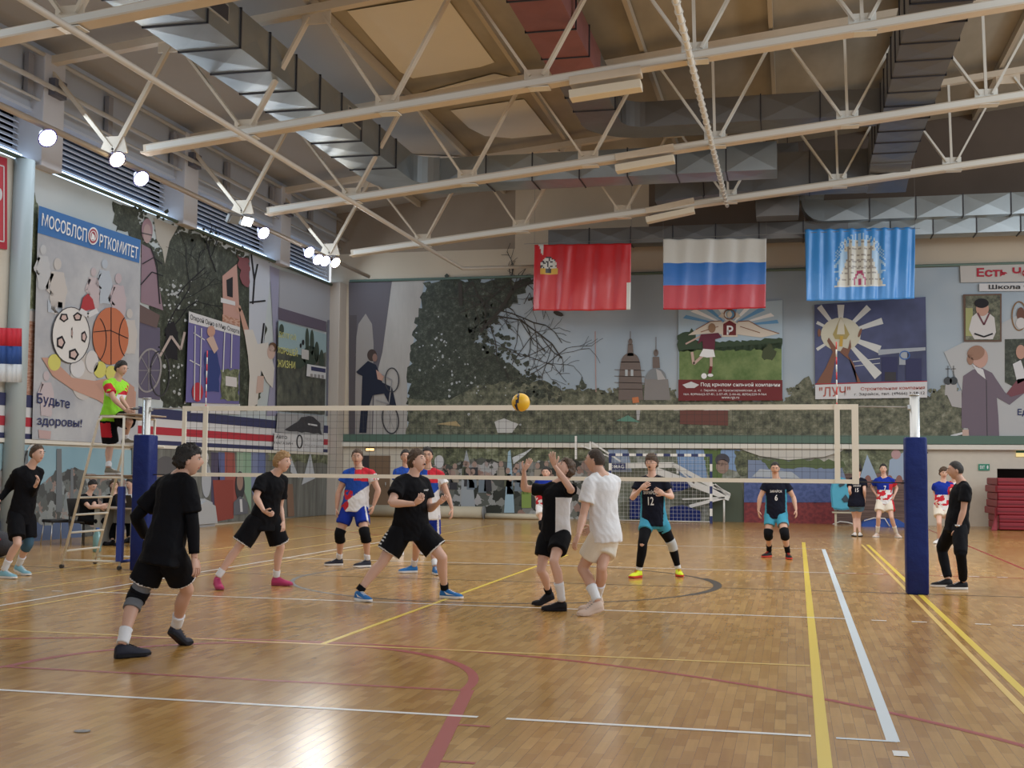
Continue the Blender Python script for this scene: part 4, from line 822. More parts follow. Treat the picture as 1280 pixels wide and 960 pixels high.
for x, xp in ((NX0, -5.45), (NX1, 5.45)):
    for z in (ZT-.03, ZB-.03):
        b = MB(); b.tube([(x, 0, z), (xp, 0, z-.01)], .008, ROPE if z > 2 else NETK, 6); b.build('tension_rope', N)
AW, AR = mat('antenna_white', (.85, .85, .82), .4), mat('antenna_red', (.7, .05, .05), .4)
for x, lab in ((-4.5, 'red and white net antenna nearer the umpire stand'), (4.5, 'red and white net antenna nearer the man in black trousers')):
    R = empty('net_antenna', (x, 0, ZB), lab, 'antenna', 'net antennas')
    b = MB()
    for i in range(18): b.tube([(x, -.02, ZB+i*.1), (x, -.02, ZB+(i+1)*.1)], .008, AR if i % 2 else AW, 8)
    b.build('rod', R)
    b = MB(); b.box((x-.035, -.03, ZB-.05), (x+.035, -.006, ZT), NETC); b.build('sleeve', R)
STEEL = mat('post_steel', (.55, .58, .60), .3, metal=.7); PADB = mat('pad_blue', (.003, .016, .135), .5, bump=.7, bscale=9, var=.25, vscale=3, spec=.3)
for s, lab in ((-1, 'net post in a tall blue pad beside the umpire stand'), (1, 'net post in a tall blue pad beside the man in black trousers')):
    x = s*5.47; R = empty('net_post', (x, 0, 0), lab, 'net post', 'padded net posts')
    b = MB(); b.tube([(x, 0, .0), (x, 0, 2.54)], .062, STEEL, 16); b.tube([(x, 0, 2.54), (x, 0, 2.555)], .066, STEEL, 16); b.build('steel_post', R)
    b = MB(); rings = []
    for z, k in ((.0, .9), (.02, 1), (.5, 1.02), (1.0, 1.0), (1.5, 1.02), (1.98, 1), (2.0, .93)):
        h = .135*k; r = .03; rings.append([Vector((x+cx*(h-r)+r*math.cos(t), cy*(h-r)+r*math.sin(t), z)) for cx, cy, t0 in ((1, 1, 0), (-1, 1, 90), (-1, -1, 180), (1, -1, 270)) for t in (math.radians(t0), math.radians(t0+45), math.radians(t0+90))])
    b.loft(rings, PADB, smooth=True); b.build('pad', R)
    b = MB(); b.box((x-s*.06-.03, -.03, 2.36), (x-s*.06+.03, .03, 2.42), STEEL, .005); b.build('pulley', R)

# ball
c0 = on(651, 503, 1, -2.6)
b = MB(); BY, BB = mat('ball_yellow', (.80, .48, .03), .4), mat('ball_navy', (.02, .025, .07), .4)
q = bmesh.new(); bmesh.ops.create_uvsphere(q, u_segments=32, v_segments=24, radius=.107)
mp = {v: b.bm.verts.new(v.co+c0) for v in q.verts}
for f in q.faces:
    c = f.calc_center_median()/.107; g = b.bm.faces.new([mp[v] for v in f.verts]); g.smooth = True
    s_ = c.x*.95+c.z*.25-.25*math.sin(c.z*2.4)
    g.material_index = b.mi(BB if (-.34 < s_ < -.06 or (c.y > .3 and abs(c.z) < .25)) else BY)
q.free(); tag(b.build('volleyball'), 'yellow and dark blue ball in the air just above the net tape', 'ball')

# ------------------------------------------------------------------ flags
def flag(name, quad, Y, fn, lab, cat='flag', folds=9, amp=.05, seed=1):
    TL, TR, BR, BL = [on(u, v, 1, Y) for u, v in quad]; b = MB(); nx, nz = 72, 44; rnd = random.Random(seed); ph = [rnd.uniform(0, 6) for _ in range(6)]
    g = []
    for j in range(nz+1):
        row = []
        for i in range(nx+1):
            a, t = i/nx, j/nz; P = (TL*(1-a)+TR*a)*(1-t)+(BL*(1-a)+BR*a)*t
            env = .35+.65*t
            d = amp*(.6*math.sin(a*folds*6.283+ph[0]+t*1.2)*(1-.3*t)+.45*math.sin(a*folds*3.9+ph[1]-t*2.5)*env+.25*math.sin(a*folds*11+ph[2]+t*3)*env+.25*math.sin(t*7+a*9+ph[3])*t)
            P.y += d; P.z += .01*math.sin(a*folds*6.283)*(1-t)-.02*math.sin(a*3.14)*(t > .97)
            row.append(b.bm.verts.new(P))
        g.append(row)
    for j in range(nz):
        for i in range(nx):
            f = b.bm.faces.new((g[j][i], g[j+1][i], g[j+1][i+1], g[j][i+1])); f.smooth = True; f.material_index = b.mi(fn((i+.5)/nx, (j+.5)/nz))
    o = b.build(name); md = o.modifiers.new('thickness', 'SOLIDIFY'); md.thickness = .004
    return tag(o, lab, cat, 'flags hanging before the end wall'), (TL, TR, BR, BL)
def satin(n, c): return mat('satin_'+n, c, .3, bump=.35, bscale=4, spec=.7)
FR, FW, FB, FS = satin('red', (.55, .012, .02)), satin('white', (.66, .68, .66)), satin('blue', (.02, .17, .60)), satin('sky', (.045, .30, .80))
FRD = satin('dark_red', (.50, .01, .035))
GO, BKK = satin('gold', (.65, .40, .05)), satin('black', (.03, .03, .04))
def f1(a, t):
    x, y = (a-.155)/.09, (t-.32)/.13
    if a > .965 and t > .6: return FW
    if abs(x) < 1 and abs(y) < 1:
        if y > .35: return GO if (abs(x) > .35 or y > .8) else BKK
        if x*x+y*y < .85: return FW if noise.noise(Vector((a*60, t*40, 0))) > -.12 else BKK
        if abs(x) < .3 and y < -.5: return BKK
    if .04 < a < .1 and t < .17 and a > .045+t*.22: return FW
    return FR
def f2(a, t): return FW if t < .33 else (FB if t < .66 else FRD)
STN = satin('stone', (.62, .62, .56)); STD = satin('stone_line', (.30, .28, .25)); CRI = satin('crimson', (.40, .02, .12)); GLOW = satin('glow', (.35, .58, .85))
def f3(a, t):
    x, y = (a-.5), (t-.50)
    if .8 < 0: return FS
    if abs(x) < .235 and .79 < t < .82: return FW
    r = math.hypot(x/.24, (t-.52)/.46)
    inner = False
    if abs(x) < .115 and .20 < t < .79: inner = True
    if abs(x) < .135 and .17 < t < .32: inner = (int((x+.2)/.027) % 2 == 0) or t > .24
    if .34 < t < .79 and abs(x) < .105+max(0, (t-.38))*.26: inner = True
    if inner:
        if x*x/.0030+(t-.79)**2/.045 < 1 and t < .79: return CRI if x*x/.0016+(t-.79)**2/.024 > 1 or (t > .7 and abs(x) < .02) else FW
        if int(t*34) % 3 == 0 and int((a+.03*(int(t*11) % 2))*60) % 3 or abs(abs(x)-.105) < .008: return STD
        return STN
    if r < 1 and t < .79:
        ang = math.atan2(t-.6, x*1.3); return GLOW if (int(ang*22) % 2 == 0 or r < .8) else FS
    return FS
flag('flag', [(668, 306), (789, 304), (788, 387), (666, 388)], 20, f1, 'plain red flag with a small white and gold emblem in its corner', seed=1, folds=5)
flag('flag', [(829, 299), (958, 298), (957, 385), (829, 387)], 20, f2, 'white, blue and red tricolour flag hanging in the middle', seed=5, folds=5, amp=.035)
flag('flag', [(1006, 287), (1144, 284), (1143, 373), (1008, 376)], 20, f3, 'sky blue flag with a white stone tower emblem', seed=9, folds=10, amp=.045)
b = MB(); a, c_ = on(662, 305, 1, 20.05), on(1150, 284, 1, 20.05); 
a, c_ = on(655, 305, 1, 20.0), on(1150, 285.5, 1, 20.0); b.tube([a, c_], .008, mat('wire', (.2, .2, .2), .5), 6)
for u in (668, 789, 829, 958, 1006, 1144):
    P = on(u, 300, 1, 20.0); z0 = a.z+(c_.z-a.z)*(P.x-a.x)/(c_.x-a.x); b.tube([(P.x, 20.0, z0), (P.x, 20.0, ZC(P.x)-.01)], .004, MATS['wire'], 4)
tag(b.build('flag_wire'), 'thin wire from which the three large flags hang', 'wire')

# ------------------------------------------------------------------ umpire stand
CRP = mat('stand_cream', (.72, .69, .60), .4); PADS = mat('stand_blue_sleeve', (.02, .05, .30), .45)
S = empty('umpire_stand', (-6.4, .35, 0), 'tall cream tubular umpire stand with a ladder, one leg in a blue sleeve', 'umpire stand')
ya, yb = -.08, .82
z_top = on(150, 521, 1, ya).z; zp1 = on(150, 557, 1, ya).z; zp2 = on(150, 597, 1, ya).z
xb, xt = on(77, 709, 1, ya).x, on(124, 524, 1, ya).x; xr = on(151, 650, 1, ya).x
def lx(z): return xb+(xt-xb)*z/z_top
for y in (ya, yb):
    b = MB(); b.tube([(xb, y, .05), (lx(z_top-.06), y, z_top-.06), (lx(z_top)+.05, y, z_top)], .02, CRP, 10); b.build('ladder_rail', S)
    b = MB(); b.tube([(xr, y, .05), (xr, y, z_top)], .02, CRP, 10); b.build('upright', S)
    for z, nm in ((z_top, 'seat_rail'), (zp1, 'cross_bar'), (zp2, 'cross_bar'), (.12, 'base_bar')):
        b = MB(); b.tube([(lx(z), y, z), (xr+(.18 if nm == 'cross_bar' and z == zp1 else 0), y, z)], .018, CRP, 8); b.build(nm, S)
for v in (622, 643.5, 666, 689):
    z = on(95, v, 1, ya).z
    b = MB(); b.tube([(lx(z), ya, z), (lx(z), yb, z)], .016, CRP, 8); b.build('rung', S)
for z in (zp1, z_top, zp2):
    b = MB(); b.tube([(xr, ya, z), (xr, yb, z)], .018, CRP, 8); b.build('cross_bar', S)
b = MB(); b.tube([(xr, ya, .12), (xr, yb, .12)], .022, PADS, 8); b.build('cross_bar', S)
b = MB(); b.box((lx(zp2)+.02, ya, zp2+.015), (xr+.16, yb, zp2+.035), mat('stand_board', (.25, .17, .11), .6)); b.build('foot_board', S)
b = MB(); b.box((lx(z_top), ya, z_top), (xr-.18, yb, z_top+.03), MATS['stand_board'], .005); b.build('seat', S)
b = MB(); b.box((xr-.12, ya, z_top+.03), (xr+.2, yb, z_top+.05), mat('desk_board', (.35, .28, .22), .6), .005); b.build('desk_board', S)
zb0, zb1 = on(148, 702, 1, ya).z, on(149, 608, 1, ya).z
b = MB(); b.obox((xr, ya, (zb0+zb1)/2), (1, 0, 0), (0, 1, 0), (.045, .045, (zb1-zb0)/2), PADS, .012); tag(b.build('padding_sleeve', S), 'blue padded sleeve')
for x, y in ((xb, ya), (xb, yb), (xr, ya), (xr, yb)):
    b = MB(); b.tube([(x, y-.025, .03), (x, y+.025, .03)], .03, mat('caster_black', (.03, .03, .03), .5), 12); b.build('caster', S)

# ------------------------------------------------------------------ scorers' table, chairs, laptop, bottle
TY = 5.0
TX0, TX1 = on(128, 640, 1, TY).x, on(176, 640, 1, TY).x; TZ = .74
T = empty('scorer_table', ((TX0+TX1)/2, TY, 0), 'grey panel table under the umpire stand with a pale top', 'table')
b = MB(); b.box((TX0-.08, TY-.32, TZ-.03), (TX1, TY+.32, TZ), mat('table_top_brown', (.36, .30, .25), .5), .004); b.build('table_top', T)
for x in (TX0, TX1-.05):
    b = MB(); b.box((x, TY-.28, 0), (x+.12 if x == TX0 else x+.03, TY+.28, TZ-.03), mat('table_panel', (.30, .31, .30), .5)); b.build('side_panel', T)
b = MB(); b.box((TX0+.12, TY+.2, .42), (TX1-.05, TY+.22, TZ-.03), MATS['table_panel']); b.build('back_panel', T)
BLKF = mat('chair_black', (.02, .02, .022), .6); CHR = mat('chair_chrome', (.65, .65, .66), .3, metal=.8)
def chair(x, y, rz, lab, leg=None, back=True):
    R = empty('chair', (x, y, 0), lab, 'chair'); leg = leg or BLKF; M_ = Matrix.Rotation(rz, 3, 'Z'); T_ = lambda *p: M_ @ Vector(p)+Vector((x, y, 0))
    b = MB(); b.obox(T_(0, 0, .45), M_ @ Vector((1, 0, 0)), M_ @ Vector((0, 1, 0)), (.21, .21, .03), BLKF, .02); b.build('seat', R)
    if back:
        b = MB(); b.obox(T_(0, .22, .72), M_ @ Vector((1, 0, 0)), M_ @ Vector((0, .2, 1)), (.2, .18, .02), BLKF, .015); b.build('backrest', R)
        for s in (-.17, .17): q = MB(); q.tube([T_(s, .19, .44), T_(s, .23, .6)], .012, leg, 6); q.build('back_support', R)
    for sx in (-1, 1):
        for sy in (-1, 1): b = MB(); b.tube([T_(.17*sx, .17*sy, .43), T_(.21*sx, .21*sy, .0)], .012, leg, 8); b.build('leg', R)
    return R
P3x = on(106, 650, 1, 5.0).x
chair(P3x-.02, 5.0, math.radians(80), 'black chair under the seated person writing at the table')
chair(on(149, 650, 1, 5.75).x, 5.75, 0, 'black chair behind the table under the long-haired seated person')
chair(on(170, 650, 1, 6.4).x, 6.4, 0, 'black chair under the seated person in the pale shirt')
chair(on(68, 650, 1, 5.0).x+.05, 5.0, math.radians(150), 'empty black seat with pale curved metal legs next to the skyline print', CHR, back=False)
P = on(162, 634, 1, 4.9)
R = empty('laptop', (P.x, 4.9, TZ), 'open black laptop on the grey panel table', 'laptop')
b = MB(); b.box((P.x-.17, 4.75, TZ), (P.x+.17, 4.98, TZ+.018), BLKF, .004); b.build('base', R)
b = MB(); b.obox((P.x-.02, 4.72, TZ+.13), (1, 0, 0), (0, -.35, 1), (.17, .12, .006), BLKF, .003); b.build('screen', R)
b = MB(); b.obox((P.x-.02, 4.71, TZ+.14), (1, 0, 0), (0, -.35, 1), (.05, .05, .004), WHT); b.build('sticker', R)
P = back = on(121, 690, 2, 0)
b = MB(); x, y = P.x, P.y; BOT = mat('bottle_aqua', (.16, .32, .34), .15, alpha=1)
b.tube([(x, y, 0), (x, y, .02), (x, y, .3), (x, y, .38), (x, y, .4)], [.06, .075, .075, .03, .03], BOT, 16); o = b.build('water_bottle'); tag(o, 'large aqua plastic water bottle on the floor before the table', 'bottle')
b = MB(); b.tube([(x, y, .4), (x, y, .43)], .033, flat('cap_blue', (.05, .12, .4)), 12); b.build('cap', o)

# ------------------------------------------------------------------ handball goal
G = empty('handball_goal', (.05, 20.5, 0), 'handball goal with navy and white striped frame and white net', 'goal')
GN, GW = mat('goal_navy', (.02, .035, .14), .4), mat('goal_white', (.80, .80, .78), .4)
gx0, gx1 = -1.5, 1.55
def striped(nm, a, c_, n, par):
    b = MB(); a, c_ = Vector(a), Vector(c_)
    for i in range(n): b.bar(a.lerp(c_, i/n), a.lerp(c_, (i+1)/n), .08, .08, GN if i % 2 == 0 else GW)
    b.build(nm, par)
striped('crossbar', (gx0-.04, 20.5, 2.04), (gx1+.04, 20.5, 2.04), 15, G)
for x in (gx0, gx1): striped('goal_post', (x, 20.5, 2.0), (x, 20.5, 0), 9, G)
for x in (gx0, gx1): b = MB(); b.tube([(x, 20.5, 1.98), (x, 20.75, 1.9), (x, 21.0, .03)], .015, GW, 6); b.build('net_stay', G)
b = MB(); b.tube([(gx0, 21.0, .03), (gx1, 21.0, .03)], .015, GW, 6); b.build('ground_bar', G)
b = MB()
def gp(a, t): 
    z = 2.0-1.97*t; y = 20.75+.25*t; return Vector((gx0+(gx1-gx0)*a, y+.04*math.sin(a*9), z))
for i in range(27): b.tube([gp(i/26, j/8) for j in range(9)], .003, GW, 3, caps=False)
for j in range(18): b.tube([gp(i/12, j/17) for i in range(13)], .003, GW, 3, caps=False)
for j in range(1, 17):
    for x in (gx0, gx1): b.tube([(x, 20.52, 2.0-1.97*j/17), (x, 20.75+.25*j/17, 2.0-1.97*j/17)], .003, GW, 3, caps=False)
tag(b.build('net', G), kind='stuff')

# ------------------------------------------------------------------ folded basketball backstop
K = empty('basketball_backstop', (1, 21.2, 0), 'white folded basketball backstop frame behind the handball goal', 'basketball hoop')
BY_ = 21.45; bp = lambda u, v, y=BY_: on(u, v, 1, y)
for pts, w_ in (([(781, 582), (842, 581)], .17), ([(842, 581), (912, 619)], .13), ([(820, 588), (912, 622)], .2), ([(912, 620), (893, 606)], .09), ([(912, 620), (862, 633)], .1), ([(906, 622), (853, 624)], .05), ([(740, 553), (776, 577)], .05), ([(727, 557), (762, 571)], .04), ([(843, 582), (868, 604)], .05)):
    b = MB(); b.bar(bp(*pts[0]), bp(*pts[1]), .12, w_, GW, up=(0, 0, 1)); b.build('frame_arm', K)
for u, v0, v1 in ((720, 545, 574), (738, 552, 562), (847, 583, 592), (866, 598, 606)):
    b = MB(); b.bar(bp(u, v0), bp(u, v1), .06, .1 if u < 730 else .06, GW); b.build('strut', K)
b = MB(); q = [bp(761, 579, 21.2), bp(781, 579, 21.2), bp(781, 587, 21.2), bp(761, 587, 21.2)]; b.prism(q, (0, .2, 0), mat('counterweight_navy', (.03, .04, .16), .5)); add_text(b, 'DMAG', [bp(763, 581, 21.19), bp(780, 581, 21.19), bp(780, 585.5, 21.19), bp(763, 585.5, 21.19)], WT, .01); b.build('counterweight', K)
b = MB(); b.prism([bp(838, 600, 21.0), bp(858, 602, 21.0), bp(863, 609, 21.0), bp(850, 614, 21.0), bp(838, 616, 21.0)], (0, .25, 0), PADB, .02); tag(b.build('padding', K), 'blue padding')
P0, P1 = bp(720, 545), bp(738, 552)
b = MB(); b.tube([(bp(745, 575).x, 21.2, 0), bp(745, 575, 21.2)], .04, GW, 8); b.build('strut', K)
b = MB(); b.tube([(bp(905, 620).x, 21.45, 0), bp(905, 620)], .03, GW, 8); b.build('strut', K)
for (pts, Y, lab) in (([(837, 634), (852, 631), (876, 639), (876, 652), (837, 652)], 21.15, 'blue crash mat lying by the right post of the goal'.replace('right ', '')), ([(787, 621), (806, 619), (808, 648), (787, 649)], 21.6, 'blue mat standing behind the player numbered 12'), ([(866, 600), (872, 598), (878, 610), (868, 612)], 21.6, 'small blue pad behind the goal net')):
    b = MB(); b.prism([on(u, v, 1, Y) for u, v in pts], (0, .2, 0), PADB, .02)
    o = b.build('crash_mat'); tag(o, lab, 'mat')
    if 'small' in lab: bpy.data.objects.remove(o)

# rolls at the foot of the end wall
ROLL = mat('roll_beige', (.52, .47, .36), .6, var=.1, vscale=2)
def roll(u0, u1, vb, r, Y, lab, col=ROLL):
    a, c_ = on(u0, vb, 1, Y), on(u1, vb, 1, Y); b = MB(); b.tube([(a.x, Y, r), (c_.x, Y, r)], r, col, 20); o = b.build('rolled_cover'); tag(o, lab, 'roll')
    e = MB(); e.tube([(c_.x, Y, r), (c_.x+.04, Y, r)], r*1.08, LK, 16); e.build('end_disc', o)
roll(462, 604, 645, .19, 20.9, 'thick beige rolled cover along the foot of the end wall'); roll(607, 690, 645, .09, 20.9, 'thin beige rolled cover beside the thick one')
# wavy pale skirting by the cloth
b = MB(); b.tube([on(760, 652, 1, 21.9), on(1030, 657, 1, 21.9), on(1040, 656, 1, 21.8), on(1050, 652, 1, 21.8), on(1060, 653, 1, 21.8), on(1070, 656, 1, 21.8)], .02, GW, 8); tag(b.build('floor_cable'), 'pale cable along the floor below the blue and red cloth', 'cable')
# turquoise jacket on a bench and the low bench
JK = mat('jacket_turquoise', (.08, .42, .62), .45, bump=.4, bscale=6); JD = mat('jacket_dark', (.03, .06, .09), .5)
b = MB(); pts = [(1041, 600), (1048, 595), (1060, 600), (1066, 612), (1068, 636), (1052, 638), (1040, 636), (1038, 612)]
b.prism([on(u, v, 1, 20.6) for u, v in pts], (0, .18, 0), JK, .04); o = tag(b.build('jacket'), 'turquoise sports jacket draped beside the boy numbered 15', 'jacket')
b = MB(); b.prism([on(u, v, 1, 20.57) for u, v in ((1052, 624), (1057, 618), (1063, 627), (1055, 628))], (0, .02, 0), JD); b.prism([on(u, v, 1, 20.57) for u, v in ((1048, 606), (1055, 602), (1056, 606), (1050, 609))], (0, .02, 0), JD); b.build('jacket_trim', o)
R = empty('bench', (on(1055, 640, 1, 20.8).x, 20.8, 0), 'low pale bench under the turquoise jacket', 'bench')
a, c_ = on(1040, 639, 1, 20.8), on(1072, 639, 1, 20.8); b = MB(); b.box((a.x, 20.6, a.z-.05), (c_.x, 21.0, a.z-.01), ROLL, .005); b.build('bench_top', R)
for x in (a.x+.1, c_.x-.1): b = MB(); b.box((x-.03, 20.65, 0), (x+.03, 20.95, a.z-.05), ROLL); b.build('leg', R)
# blue floor mat with white lines
BM = mat('mat_royal_blue', (.02, .08, .36), .5)
b = MB(); b.prism([on(u, v, 1, 20.2) for u, v in ((1077, 655), (1083, 650), (1122, 649), (1132, 655), (1132, 660), (1077, 660))], (0, .9, 0), BM, .02); o = b.build('floor_mat'); tag(o, 'royal blue mat with white piping behind the pair of standing boys', 'mat')
b = MB(); b.tube([on(1080, 651, 1, 20.15), on(1092, 647.5, 1, 20.15), on(1106, 648, 1, 20.15), on(1112, 658, 1, 20.15)], .015, GW, 6); b.build('piping', o)

# stacked red mats in the doorway
RM = mat('mat_red', (.27, .015, .03), .5, bump=.3, bscale=4); rnd = random.Random(3)
for i in range(7):
    z0 = .02+i*.205; x0 = on(1247-[0, 0, 4, 2, 1, 3, 1][i]*1.2, 640, 1, 19.7).x
    b = MB(); b.box((x0, 19.5, z0), (x0+2.2, 21.4, z0+.2), RM, .03); o = b.build('gym_mat')
    for k in range(1): q = MB(); q.box((x0+.02, 19.485, z0+.09), (x0+2.15, 19.5, z0+.11), mat('mat_seam', (.14, .01, .02), .5)); q.build('seam', o)
    tag(o, ['bottom', 'second from bottom', 'third from bottom', 'fourth from bottom', 'fifth from bottom', 'second from top', 'topmost'][i]+' red gym mat of the stack at the dark doorway', 'gym mat', 'stack of red gym mats')
b = MB(); b.prism([(on(1239, 660, 1, 19.3).x, 19.3, 0), (on(1247, 660, 1, 19.3).x, 19.3, 0), (on(1247, 600, 1, 19.4).x, 19.45, 1.45), (on(1246, 640, 1, 19.4).x, 19.4, .5)], (0, .12, 0), RM, .02); tag(b.build('gym_mat'), 'red gym mat leaning on edge against the mat stack', 'gym mat')

# exit signs, wall frame, doors
b = Print('B', .04); b.base([(1223, 580), (1237, 580), (1237, 588), (1223, 588)], mat('exit_green', (.02, .16, .10), .4, emit=.25), .04); b.text('EXIT', [(1225, 582), (1231, 582), (1231, 586), (1225, 586)], WT, 1, .02); b.ell((1234.5, 584), 1, 2.4, WT, 1); tag(b.build('exit_sign'), 'small green exit sign on the white wall left of the doorway'.replace('left of', 'near'), 'sign')
b = Print('B', .04); b.base([(1270, 559), (1290, 559), (1290, 571), (1270, 571)], mat('exit_yellow', (.65, .52, .22), .4, emit=.5), .08); b.poly([(1270, 563), (1290, 563), (1290, 566), (1270, 566)], flat('exit_band', (.03, .12, .08)), 1); tag(b.build('exit_sign'), 'green and yellow lit sign above the dark doorway', 'sign')
b = Print('B', .04); b.base([(457, 556), (468, 556), (468, 564), (457, 564)], flat('exit_brown', (.12, .09, .05)), .06); b.poly([(457.5, 560.5), (467.5, 560.5), (467.5, 563.3), (457.5, 563.3)], mat('exit_glow', (1, .62, .25), .4, emit=1.4), 1); tag(b.build('exit_sign'), 'small glowing exit lamp above the brown door', 'sign')
a, c_ = on(462, 568, 1, 22), on(487, 632, 1, 22)
D = MB(); D.box((a.x, 21.95, 0), (c_.x, 22, 1.98), mat('door_brown', (.20, .13, .08), .6, var=.1, vscale=2)); o = struct(D.build('door_1'))
D = MB(); D.box((on(454, 570, 1, 22).x, 21.93, 0), (a.x, 21.99, 1.98), mat('door_dark', (.04, .035, .04), .6)); D.build('door_leaf', o)  # left part of the door in a darker colour
D = MB(); D.tube([(c_.x-.12, 21.9, .95), (c_.x-.12, 21.9, 1.1)], .012, STEEL, 8); D.build('door_handle', o)
b = MB(); BK = mat('bars_black', (.03, .03, .03), .5)
for (u0, v0, u1, v1) in ((1142, 558, 1158, 558), (1158, 556, 1158, 594), (1142, 566, 1160, 566), (1142, 590, 1157, 590), (1142, 574, 1158, 574)):
    b.bar(on(u0, v0, 1, 21.75), on(u1, v1, 1, 21.75), .04, .04, BK)
b.box((on(1145, 575, 1, 21.8).x, 21.78, on(1145, 586, 1, 21.8).z), (on(1154, 575, 1, 21.8).x, 21.82, on(1145, 577, 1, 21.8).z), flat('panel_pale', (.45, .45, .42)))
for v in (558, 590): b.bar(on(1155, v, 1, 21.75), on(1155, v, 1, 22.0), .04, .04, BK)
tag(b.build('wall_bracket'), 'black metal wall frame just behind the blue padded post', 'frame')
# crumpled clear sheeting at the foot of the side wall
b = MB(); P = on(250, 655, 0, -10.9); b.prism([(-11.0, P.y-1.0, 0), (-11.0, P.y+.8, 0), (-11.0, P.y+.6, .6), (-11.0, P.y, .75), (-11.0, P.y-.8, .5)], (.25, 0, 0), mat('sheeting', (.45, .47, .50), .35, bump=.6, bscale=6), .08)
tag(b.build('plastic_sheeting'), 'crumpled pale plastic sheeting at the foot of the grey drape', 'sheeting')
# bag
P = on(3, 672, 1, 1.5); b = MB(); b.ball((P.x-.1, P.y, .22), (.32, .25, .22), mat('bag_dark', (.03, .03, .04), .7, bump=.4), 16, 10); o = tag(b.build('sports_bag'), 'dark sports bag on the floor at the photo edge behind the running player', 'bag')
b = MB(); b.tube([(P.x-.3, P.y-.2, .3), (P.x-.1, P.y-.24, .5), (P.x+.1, P.y-.2, .3)], .02, REDP, 8); b.build('handle', o)
# ------------------------------------------------------------------ people
SK = [mat('skin_fair', (.66, .42, .33), .5), mat('skin_warm', (.58, .35, .26), .5), mat('skin_tan', (.44, .23, .15), .5)]
LIP = mat('lips', (.42, .15, .13), .5); EYEW = mat('eye_white', (.7, .68, .66), .3); EYED = mat('eye_dark', (.03, .02, .02), .2)
def remesh(mb, voxel, smooth=2):
    """the tubes and bodies of mb melted into one closed surface"""
    bmesh.ops.recalc_face_normals(mb.bm, faces=mb.bm.faces[:])
    me = bpy.data.meshes.new('t'); mb.bm.to_mesh(me); mb.bm.free()
    o = bpy.data.objects.new('t', me); COL.objects.link(o)
    md = o.modifiers.new('r', 'REMESH'); md.mode = 'VOXEL'; md.voxel_size = voxel
    dg = bpy.context.evaluated_depsgraph_get(); m2 = bpy.data.meshes.new_from_object(o.evaluated_get(dg))
    bpy.data.objects.remove(o); bpy.data.meshes.remove(me)
    b = bmesh.new(); b.from_mesh(m2); bpy.data.meshes.remove(m2)
    for _ in range(smooth): bmesh.ops.smooth_vert(b, verts=b.verts[:], factor=.5, use_axis_x=True, use_axis_y=True, use_axis_z=True)
    for f in b.faces: f.smooth = True
    return b
def rad(a): return math.radians(a)
def fvec(yaw, pitch=0): return Vector((math.sin(rad(yaw))*math.cos(rad(pitch)), -math.cos(rad(yaw))*math.cos(rad(pitch)), math.sin(rad(pitch))))
def lvec(yaw): return Vector((math.cos(rad(yaw)), math.sin(rad(yaw)), 0))
def depth_solve(px, A, B, LA, LB, front, sign, Yc, span=.55):
    """the joint on the sight line px whose distances to A and B suit the two bones"""
    best = None
    for i in range(-60, 61):
        P = on(px[0], px[1], 1, Yc+span*i/60)
        e = ((P-A).length-LA)**2+((P-B).length-LB)**2+.006*abs(i/60)
        mid = A.lerp(B, LA/(LA+LB)); e += .02*max(0, -sign*(P-mid).dot(front))
        if best is None or e < best[0]: best = (e, P)
    return best[1]
def hand(mb, W, d, nrm, s, curl=.5, spread=.1, thumb=1, m=None):
    """palm, four fingers and a thumb; d points along the hand, nrm out of the palm"""
    d = d.normalized(); side = d.cross(nrm).normalized(); nrm = side.cross(d).normalized()
    rings = []
    for t, w_, h_ in ((-.01, .024, .019), (.02, .032, .017), (.055, .041, .016), (.085, .042, .013), (.095, .036, .010)):
        c = W+d*t*s; rings.append([c+side*w_*s*math.cos(a)+nrm*h_*s*math.sin(a) for a in [k*math.pi/5 for k in range(10)]])
    mb.loft(rings, m)
    for i, (o, L) in enumerate(((-.030, .066), (-.010, .078), (.011, .074), (.030, .056))):
        p = W+d*.088*s+side*o*s; pts = [p-d*.015*s, p]; q = p; ang = 0; fd = (d+side*o*spread*22).normalized()
        for k, f in enumerate((.45, .32, .23)):
            ang += curl*(.5 if k == 0 else .75); dd = fd*math.cos(ang)+nrm*math.sin(ang); q = q+dd*L*f*s; pts.append(q)
        mb.tube(pts, [.0095*s, .0092*s, .0088*s, .0082*s, .0065*s], m, 7)
    p = W+d*.028*s-side*.026*s*thumb; td = (d*.62-side*.62*thumb+nrm*.38).normalized(); q1 = p+td*.035*s; q2 = q1+(td+d*.5+nrm*curl*.4).normalized()*.03*s; q3 = q2+(d+nrm*curl*.5).normalized()*.022*s
    mb.tube([p-td*.012*s, p, q1, q2, q3], [.013*s, .014*s, .012*s, .0105*s, .008*s], m, 7)
def head_pt(x, y, z):
    p = Vector((.077*x, .099*y, .122*z))
    if z < 0:
        k = -z; p.x *= 1-.30*k**1.4
        if y < 0: p.y *= 1-.22*k
        else: p.y *= 1-.06*k
    if z > .3: p.y *= 1-.06*(z-.3)
    if y > 0:
        p.y += .023*math.exp(-((x/.15)**2+((z+.14)/.16)**2))+.010*math.exp(-((x/.11)**2+((z-.05)/.16)**2))
        p.y -= .011*math.exp(-(((abs(x)-.40)/.17)**2+((z-.08)/.10)**2)); p.y += .005*math.exp(-(((abs(x)-.36)/.28)**2+((z-.25)/.09)**2))
        p.y += .007*math.exp(-((x/.22)**2+((z+.50)/.10)**2)); p.y -= .004*math.exp(-((x/.25)**2+((z+.66)/.07)**2)); p.y += .009*math.exp(-((x/.3)**2+((z+.86)/.12)**2))
    return p
